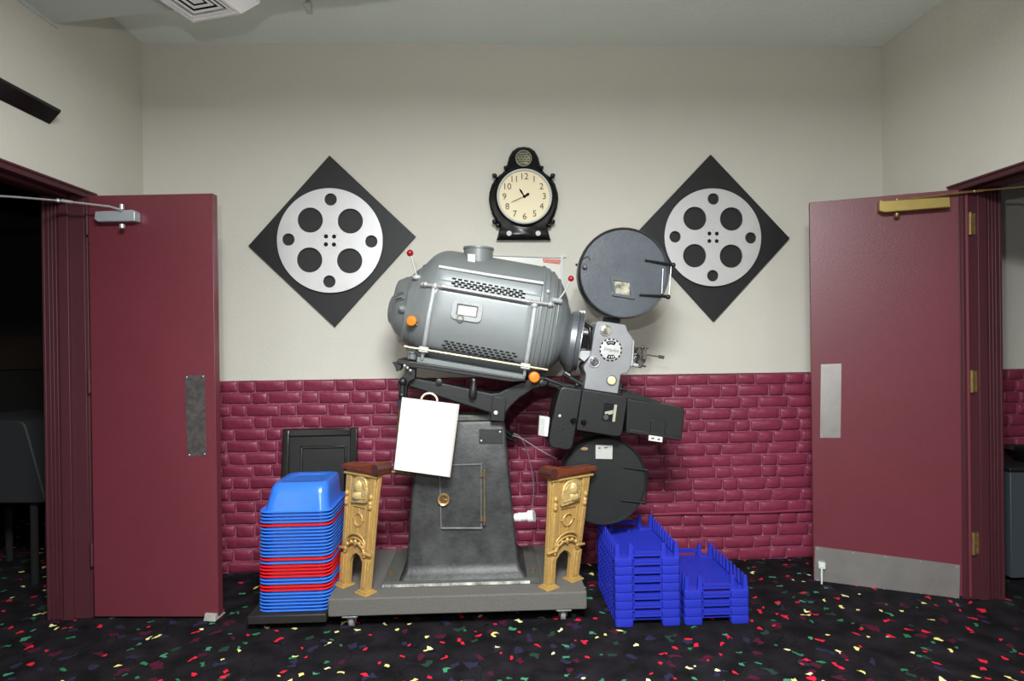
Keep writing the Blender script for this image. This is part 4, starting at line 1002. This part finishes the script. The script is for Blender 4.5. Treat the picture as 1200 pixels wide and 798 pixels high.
# ------------------------------------------------------------------ gilded seat ends
def seat_end(feetA, feetB, Ya_, Yb_, topA, topB, near, label):
    """feetA/B: photo pixels of the left/right foot, topA/topB: the panel's top corners"""
    a = at(*feetA, Ya_); b = at(*feetB, Yb_); a.z = b.z = DT
    ta, tb = at(*topA, Ya_+.01), at(*topB, Yb_+.01)
    H = ((ta.z+tb.z)/2-DT)
    t = thing('theatre_seat_end', V3(((a.x+b.x)/2, (a.y+b.y)/2, DT)), label, 'theatre seat end', 'gilded seat ends on the dolly')
    ta.z = tb.z = DT+H
    def L(s, h):  # s 0..1 across, h 0..1 up
        lo = a.lerp(b, s); hi = ta.lerp(tb, s); return lo.lerp(hi, h)
    W = (b-a).length
    n = (b-a).cross(Z_).normalized()
    if n.y > 0: n = -n
    # base outline with arch
    lw_ = .27
    out = [(0, 0), (lw_, 0), (lw_, .20), (lw_+.02, .24), (.38, .285), (.5, .305), (.62, .285), (1-lw_-.02, .24), (1-lw_, .20), (1-lw_, 0), (1, 0), (1.0, .33), (1.0, .8), (1.04, 1.0), (-.02, 1.0), (0, .8), (0, .33)]
    body = MB().prism([L(s, h) for s, h in out], -n*.022).build('cast_panel', M_gold, t, bevel=.002)
    def rel(m, pts, th, base=0.): m.prism([L(s, h)+n*base for s, h in pts], n*th)
    # pilasters / legs
    for s0, s1 in ((.0, .22), (.78, 1.0)):
        m = MB(); rel(m, [(s0, .03), (s1, .03), (s1, .28), (s0, .28)], .012); rel(m, [(s0+.02, .31), (s1-.02, .31), (s1-.02, .965), (s0+.02, .965)], .010); rel(m, [(s0+.07, .05), (s1-.07, .05), (s1-.07, .27), (s0+.07, .27)], .016); rel(m, [(s0+.07, .36), (s1-.07, .36), (s1-.07, .68), (s0+.07, .68)], .015)
        m.build('pilaster', M_gold, body, bevel=.002)
    # feet
    for s0, s1 in ((-.08, .30), (.70, 1.10)):
        m = MB(); c0, c1 = L(s0, 0), L(s1, 0)
        P = [c0+n*.03, c1+n*.03, c1-n*.04, c0-n*.04]; m.prism(P, (0, 0, .008)); c0, c1 = L(s0+.05, 0), L(s1-.05, 0)
        P = [c0+n*.02, c1+n*.02, c1-n*.03, c0-n*.03]; m.prism([p+V3((0, 0, .008)) for p in P], (0, 0, .008)); m.build('foot', M_gold, t, bevel=.0015)
    # cross mouldings
    MB().tube([L(-.05, .325)+n*.010, L(.2, .335)+n*.016], .006, 8).build('side_moulding', M_gold, body)
    MB().tube([L(.8, .335)+n*.016, L(1.05, .325)+n*.010], .006, 8).build('side_moulding', M_gold, body)
    for off, rr, hh in ((0, .006, .30), (.045, .0045, .30), (.085, .0055, .30)):
        arc = [L(.5+.34*math.cos(x), hh+off*.9+.10*math.sin(x))+n*.012 for x in [PI*i/14 for i in range(15)]]
        MB().tube(arc, rr, 8).build('arch_moulding', M_gold, body)
    MB().tube([L(-.03, .972)+n*.012, L(1.04, .972)+n*.012], .006, 8).build('top_moulding', M_gold, body)
    # ornament: beads on the arch band, scrolls
    for i in range(7):
        x = PI*(i+.5)/7; MB().ball(L(.5+.33*math.cos(x), .315+.095*math.sin(x))+n*.012, .0095, n=10, m=6).build('bead', M_gold, body)
    for s_ in (.10, .90):
        m = MB()
        for h_ in (.72, .745, .80): m.ball(L(s_, h_)+n*.012, .011, (1, 1, 1.3), n=10, m=6)
        m.tube([L(s_, .71)+n*.010, L(s_, .83)+n*.010], .006, 6)
        m.build('drop_ornament', M_gold, body)
    MB().ball(L(.5, .40)+n*.012, .008, (1, 1, 2.2), n=10, m=6).build('finial', M_gold, body)
    # middle field: frame + oval
    m = MB()
    m.tube([L(s, h)+n*.004 for s, h in ((.28, .46), (.28, .70), (.72, .70), (.72, .46))], .0035, 6)
    m.tube([L(.5+.13*math.cos(x), .59+.055*math.sin(x))+n*.004 for x in [2*PI*i/28 for i in range(29)]], .0045, 8)
    for s_, h_, s2, h2 in ((.5, .645, .5, .685), (.5, .475, .5, .535), (.30, .59, .365, .59), (.635, .59, .70, .59)): m.tube([L(s_, h_)+n*.003, L(s2, h2)+n*.003], .0035, 6)
    m.build('oval_medallion', M_gold, body)
    # portrait shield at the top
    sh = [(.26, .725), (.76, .745), (.77, .86), (.74, .91), (.66, .95), (.52, .965), (.38, .95), (.29, .91), (.26, .86)]
    m = MB(); rel(m, sh, .016)
    m.build('shield', mat('shield_gilt', S(172, 144, 84), .36, metal=.3, var=.2, vscale=40, bump=.5, bscale=110, col2=S(208, 184, 128)), body, bevel=.004)
    m = MB(); m.ball(L(.52, .875)+n*.018, .023, (1, .5, 1.35), n=16, m=10); m.ball(L(.53, .80)+n*.016, .026, (1.25, .35, .8), n=16, m=10)
    m.tube([L(.52+.19*math.cos(x), .865+.055*math.sin(x))+n*.016 for x in [PI*i/12 for i in range(13)]], .004, 6)
    m.tube([L(.29, .765)+n*.017, L(.74, .782)+n*.017], .003, 6)
    m.build('relief', MATS['shield_gilt'], body)
    # wooden armrest
    e0, e1 = L(-.03, 1.0), L(1.06, 1.0); dv = (e1-e0).normalized()
    if near == 'left': st, en, dv2 = e0, e1, dv
    else: st, en, dv2 = e1, e0, -dv
    Ln = (en-st).length; wv = n*-1
    prof = []
    # side profile along dv2 / z : scroll at start
    up_ = [(-.010, -.006), (-.020, .008), (-.022, .026), (-.014, .044), (.004, .052), (.026, .050), (.07, .038), (Ln*.6, .030), (Ln, .028), (Ln+.008, .022), (Ln+.008, .004), (Ln*.6, .002), (.05, .002), (.02, -.006)]
    P = [st - wv*.028 + dv2*x_ + Z_*z_ for x_, z_ in up_]
    arm_ = MB().prism(P, wv*.075).build('armrest', M_wood, t, bevel=.006, seg=3)
    c_ = st+dv2*.0+Z_*.024; MB().tube([c_-wv*.031, c_+wv*.054], .024, 18).build('scroll_end', mat('dark_wood', S(70, 40, 34), .4), arm_)
    return t
seat_end((399, 684), (431, 697), 2.90, 2.775, (407.5, 552), (443, 552), 'right', 'gold cast-iron theatre seat end with wooden armrest, standing beside the booster seat stack')
seat_end((640, 697), (676, 684), 2.775, 2.89, (646, 556), (691.5, 556), 'left', 'gold cast-iron theatre seat end with wooden armrest, in front of the lower round magazine')

# ------------------------------------------------------------------ black framed panel leaning on the wall
pa, pb_ = at(332, 503, 3.425), at(419, 503, 3.425)
ht = pa.z; lean = .09
t = thing('framed_panel', V3(((pa.x+pb_.x)/2, 3.36, 0)), 'black moulded panel leaning on the brick wall behind the booster seats', 'panel')
def LP(s, h, o=0): # s across, h up, o towards camera
    return V3((pa.x+(pb_.x-pa.x)*s, 3.425-lean*(1-h)-o, ht*h))
def pr(m, s0, h0, s1, h1, o, th): m.prism([LP(s0, h0, o), LP(s1, h0, o), LP(s1, h1, o), LP(s0, h1, o)], (0, -th, 0))
m = MB(); pr(m, 0, 0, 1, 1, -.012, .012); m.build('back_board', M_black, t)
m = MB(); 
pr(m, 0, 0, .09, 1, 0, .018); pr(m, .91, 0, 1, 1, 0, .018); pr(m, .09, .955, .91, 1, 0, .018); pr(m, .09, 0, .91, .05, 0, .018)
m.build('outer_frame', M_blackgloss, t, bevel=.003)
m = MB(); 
for (a1, b1, a2, b2) in ((.24, .20, .27, .885), (.83, .20, .86, .885), (.24, .87, .86, .885), (.24, .20, .86, .22)): pr(m, a1, b1, a2, b2, 0, .012)
m.build('inner_moulding', M_blackgloss, t, bevel=.002)

# ------------------------------------------------------------------ booster seats on a low black dolly
def booster(matl):
    me_v = []; W, D = .335, .35
    def rr(ix0, ix1, iy0, iy1, z, r=.05): return rrect(ix0, W-ix1, iy0, D-iy1, z, r, 6)
    outer = [rr(.002, .002, .002, .002, 0, .055), rr(-.001, -.001, -.001, -.001, .003, .055), rr(-.001, -.001, -.001, -.001, .006, .055), rr(.0015, .0015, .0015, .0015, .0088, .055), rr(.0165, .0165, .0165, .0165, .0022, .05), rr(.0185, .018, .019, .0175, .0035, .05),
             rr(.025, .022, .026, .021, .03, .05), rr(.034, .027, .038, .025, .075, .05), rr(.041, .030, .050, .028, .105, .048), rr(.050, .036, .064, .034, .119, .045), rr(.062, .048, .082, .046, .123, .04), rr(.10, .09, .13, .09, .117, .04)]
    inner = [rr(.1015, .0915, .1315, .0915, .1155, .04), rr(.064, .05, .084, .048, .1215, .04), rr(.0518, .0378, .0658, .0358, .1175, .045), rr(.0428, .0318, .0518, .0298, .1035, .048), rr(.0358, .0288, .0398, .0268, .0735, .05), rr(.0268, .0238, .0278, .0228, .0285, .05), rr(.0200, .0195, .0205, .019, .0022, .05), rr(.0170, .0170, .0170, .0170, .0006, .05), rr(.004, .004, .004, .004, .0064, .055), rr(.0035, .0035, .0035, .0035, 0, .055)]
    m = MB(); m.rings(outer+inner, caps=False, closed=False)
    n = len(outer[0]); 
    # close top discs and the rim underside
    m.add(outer[-1], [tuple(range(n))]); m.add(inner[0], [tuple(range(n))][0:1]); m.rings([inner[-1], outer[0]], caps=False)
    m.f = [f for f in m.f]
    o = m.build('booster_seat', matl, smooth=40, loc=(0, 0, 0)); return o
bs = at(300.5, 715, 2.785)
PZ = .0157; N_B = 30
cols = 'B BBB R BBBBBBBBB R B RRRR BB RR BBBBBB'.replace(' ', '')   # top to bottom
assert len(cols) == 30
base_z = at(340, 715.5, 2.785).z-.006
protoB = booster(M_blue_seat); protoR = protoB.copy(); protoR.data = protoB.data.copy(); protoR.data.materials.clear(); protoR.data.materials.append(M_red_seat); C.objects.link(protoR)
ordn = ['topmost', 'second', 'third', 'fourth', 'fifth', 'sixth', 'seventh', 'eighth', 'ninth', 'tenth', 'eleventh', 'twelfth', 'thirteenth', 'fourteenth', 'fifteenth', 'sixteenth', 'seventeenth', 'eighteenth', 'nineteenth', 'twentieth', 'twenty-first', 'twenty-second', 'twenty-third', 'twenty-fourth', 'twenty-fifth', 'twenty-sixth', 'twenty-seventh', 'twenty-eighth', 'twenty-ninth', 'lowest']
used = {'B': False, 'R': False}; redn = 0
for i, ch in enumerate(cols):
    pr_ = protoB if ch == 'B' else protoR
    if not used[ch]: o = pr_; used[ch] = True
    else: o = pr_.copy(); C.objects.link(o)
    j = (N_B-1-i)
    o.location = (bs.x + .0045*j/29*2 + random.uniform(-.0012, .0012), 2.785 + random.uniform(-.001, .001), base_z + j*PZ)
    cn = 'blue' if ch == 'B' else 'red'
    if i == 0: lab = 'blue plastic booster seat topping the stack, its whole moulded shell showing'
    elif i == 29: lab = 'blue plastic booster seat at the very bottom of the stack, on the black dolly'
    else: lab = '%s plastic booster seat, %s rim counted down from the top of the stack' % (cn, ordn[i])
    tag(o, lab, 'booster seat', 'stacked booster seats')
# low black dolly
bx0, bx1 = at(290, 722, 2.76).x, DX0-.012
t = thing('utility_dolly', V3(((bx0+bx1)/2, 3.0, 0)), 'low black dolly under the stack of blue and red booster seats', 'dolly')
tz = base_z-.001
m = MB(); m.bb((bx0, 2.755, tz-.04), (bx1, 3.2, tz)); m.build('deck', mat('dolly_black', S(30, 28, 28), .6, var=.2, vscale=20), t, bevel=.005)
for x in (bx0+.05, bx1-.05):
    for y in (2.82, 3.13):
        MB().lathe([(-.012, .01), (-.012, .02), (.012, .02), (.012, .01)], (x, y, .0205), (1, 0, 0), 18).build('wheel', M_black, t)

# ------------------------------------------------------------------ blue stacking trays
TWd, TD, TP = .300, .47, .0395
def tray(top):
    m = MB(); cw, cdp = .084, .055
    def block(x0, x1, y0, y1, outx, outy):
        P = [V3((x0, y0, .0)), V3((x1, y0, .0)), V3((x1, y1, .0)), V3((x0, y1, .0))]
        P = round_poly(P, .012, 3)
        c = V3(((x0+x1)/2, (y0+y1)/2, 0))
        lo = [c+(p-c)*.965 for p in P]
        m.rings([[p+V3((0, 0, .0015)) for p in lo], [p+V3((0, 0, .006)) for p in P], [p+V3((0, 0, TP-.006)) for p in P], [p+V3((0, 0, TP-.0012)) for p in lo]])
    for x0, x1 in ((0, cw), (TWd-cw, TWd)):
        block(x0, x1, 0, cdp, 0, 0); block(x0, x1, TD-cdp, TD, 0, 0)
    # floor sheet and side walls with ribs
    for x0 in (.006, TWd-.012):
        m.bb((x0, cdp, .004), (x0+.006, TD-cdp, TP-.002))
        for i in range(9): m.bb((x0-.004 if x0 < .1 else x0+.004, cdp+.02+i*.038, .004), (x0+.004 if x0 < .1 else x0+.010, cdp+.032+i*.038, TP-.002))
    for i in range(33): m.bb((.012+i*.0086, .012, .027), (.0140+i*.0086, TD-.012, .030))
    for i in range(52): m.bb((.010, .014+i*.0086, .0265), (TWd-.010, 0.0160+i*.0086, .0295))
    # end rails that rise between the corner blocks of the tray above
    for y in (.004, TD-.010):
        m.bb((cw+.003, y, TP+.004), (TWd-cw-.003, y+.006, TP+.027))
        m.bb((cw+.003, y-.003, TP+.019), (TWd-cw-.003, y+.007, TP+.028))
        m.bb((cw-.001, y+.006, .028), (cw+.006, y+.012, TP+.020)); m.bb((TWd-cw-.006, y+.006, .028), (TWd-cw+.001, y+.012, TP+.020))
    if top:
        def post(x, y, w=.018, d=.016, h=.052): m.box((x, y, TP+h/2-.002), (w, d, h), taper=.62)
        for y in (.018, TD-.018):
            for x in (.014, cw-.010, TWd-cw+.010, TWd-.014): post(x, y, .022, .018, .062)
            m.bb((cw-.002, y-.006, TP+.03), (cw+.004, y, TP+.052))
        for i in range(9):
            y = .055+i*.044
            for x in (.011, TWd-.011): post(x, y, .012, .020, .060)
        for y in (.10, TD-.10, TD/2): m.lathe([(0, .006), (.018, .005)], (TWd/2, y, .031), (0, 0, 1), 10)
    o = m.build('stacking_tray', M_blue_tray, bevel=0, loc=(0, 0, 0)); return o
tp, pl_ = tray(True), tray(False)
g = tp.copy()
def tray_floor(parent):
    return None
words_ = ['lowest', 'second from the bottom', 'third from the bottom', 'fourth from the bottom', 'fifth from the bottom', 'sixth from the bottom', 'seventh from the bottom']
first = {True: True, False: True}
def traystack(px, n, side, gname):
    o0 = at(px, 739, 2.69)
    for i in range(n):
        top = i == n-1
        src = tp if top else pl_
        if first[top]: o = src; first[top] = False
        else: o = src.copy(); C.objects.link(o)
        o.location = (o0.x+random.uniform(-.0008, .0008), 2.69, .001+i*TP)
        if top: lab = 'blue plastic stacking tray with upright posts, topping the %s stack' % side
        elif i == 0: lab = 'blue plastic stacking tray on the carpet, lowest of the %s stack' % side
        else: lab = 'blue plastic stacking tray, %s in the %s stack' % (words_[i], side)
        tag(o, lab, 'tray', gname)
bpy.data.objects.remove(g)
traystack(721.5, 8, 'taller left', 'trays in the taller blue stack')
traystack(803, 4, 'shorter right', 'trays in the shorter blue stack')

# ------------------------------------------------------------------ side rooms' furniture seen through the doorways
def seat_block(name, pts, Y, dep, mtl, label, cat):
    P = [at(x, y, Y) for x, y in pts]
    c = sum(P, V3())/len(P)
    o = MB().prism(round_poly(P, .04, 3), (0, dep, 0)).build(name, mtl, None, bevel=.02, seg=3, loc=(c.x, Y+dep/2, 0)); return tag(o, label, cat)
t = thing('lounge_chair', V3((-2.9, 3.6, 0)), 'grey upholstered lounge chair in the dark room beyond the left doorway', 'chair')
MB().prism(round_poly([at(x, y, 3.35) for x, y in ((-60, 492), (28, 493), (55, 590), (-60, 590))], .04, 3), (0, .5, 0)).build('backrest', M_booth, t, bevel=.02)
zf = at(0, 600, 3.35).z
for x in (-55, 40):
    q = at(x, 600, 3.4); 
    for yy in (3.40, 3.78): MB().tube([V3((q.x, yy, 0)), V3((q.x, yy, at(0, 589, 3.35).z))], .018, 10).build('leg', M_slot, t)
seat2 = thing('side_table', V3((-3.0, 4.1, 0)), 'pale low side table half hidden behind the left door frame', 'table')
q0, q1 = at(40, 541, 4.0), at(110, 541, 4.0)
MB().bb((q0.x, 3.95, q0.z-.03), (q1.x, 4.3, q0.z)).build('tabletop', M_booth, seat2, bevel=.005)
MB().bb((q0.x+.06, 4.0, 0), (q1.x-.06, 4.28, q0.z-.03)).build('pedestal', M_bluegrey, seat2)
q0, q1 = at(5, 395, 4.6), at(70, 432, 4.6)
o = MB().bb((q0.x-.5, 4.575, q1.z), (q1.x+.4, 4.6, q0.z)).build('wall_panel', M_brownpanel, None, loc=(q0.x, 4.6, q0.z)); tag(o, 'brown panel on the far wall of the dark room at left', 'wall panel')
# right
q0 = at(1187, 545, 3.2); 
t = thing('storage_cabinet', V3((q0.x+.3, 3.25, 0)), 'blue grey cabinet in the room beyond the right doorway', 'cabinet')
MB().bb((q0.x-.15, 3.05, .02), (q0.x+.6, 3.44, q0.z)).build('body', M_bluegrey, t, bevel=.005)
MB().bb((q0.x-.16, 3.04, q0.z), (q0.x+.61, 3.45, q0.z+.02)).build('worktop', M_black, t, bevel=.004)
t = thing('black_bowl', V3((q0.x+.1, 3.2, q0.z+.02)), 'round black bowl on the cabinet beyond the right doorway', 'bowl')
MB().lathe([(0, .07), (.01, .08), (.06, .13), (.07, .135), (.066, .125), (.02, .075), (.015, .02)], (q0.x+.1, 3.2, q0.z+.021), (0, 0, 1), 28).build('bowl', M_blackgloss, t)

# ------------------------------------------------------------------ light
def light(name, kind, loc, energy, col=(1, 1, 1), size=.2, target=None, sx=None, sy=None):
    ld = bpy.data.lights.new(name, kind); ld.energy = energy; ld.color = col
    if kind == 'POINT': ld.shadow_soft_size = size
    if kind == 'AREA':
        ld.shape = 'RECTANGLE'; ld.size = sx or size; ld.size_y = sy or size
    o = bpy.data.objects.new(name, ld); C.objects.link(o); o.location = loc
    if target is not None: o.rotation_euler = (V3(target)-V3(loc)).to_track_quat('-Z', 'Y').to_euler()
    return o
light('flash', 'POINT', (-.13, 0, 1.66), 52, (.98, .99, 1), .025)
light('flash_bounce_light', 'AREA', (.08, .15, zs-.03), 235, (.97, 1, .99), target=(.08, .15, 0), sx=.9, sy=.9)  # added area light standing in for flash bounced off the lowered ceiling
light('side_room_light', 'AREA', (3.6, 1.6, 2.65), 1.5, (.9, .95, 1), target=(3.6, 1.6, 0), sx=.6, sy=.6)
wd = bpy.data.worlds.new('world'); scene.world = wd; wd.use_nodes = True
wd.node_tree.nodes['Background'].inputs['Color'].default_value = (1, .93, .80, 1)
wd.node_tree.nodes['Background'].inputs['Strength'].default_value = .10
vs = scene.view_settings
scene.display_settings.display_device = 'sRGB'
vs.view_transform = 'Standard'; vs.look = 'None'; vs.gamma = 1; vs.use_curve_mapping = False; vs.exposure = 0.45
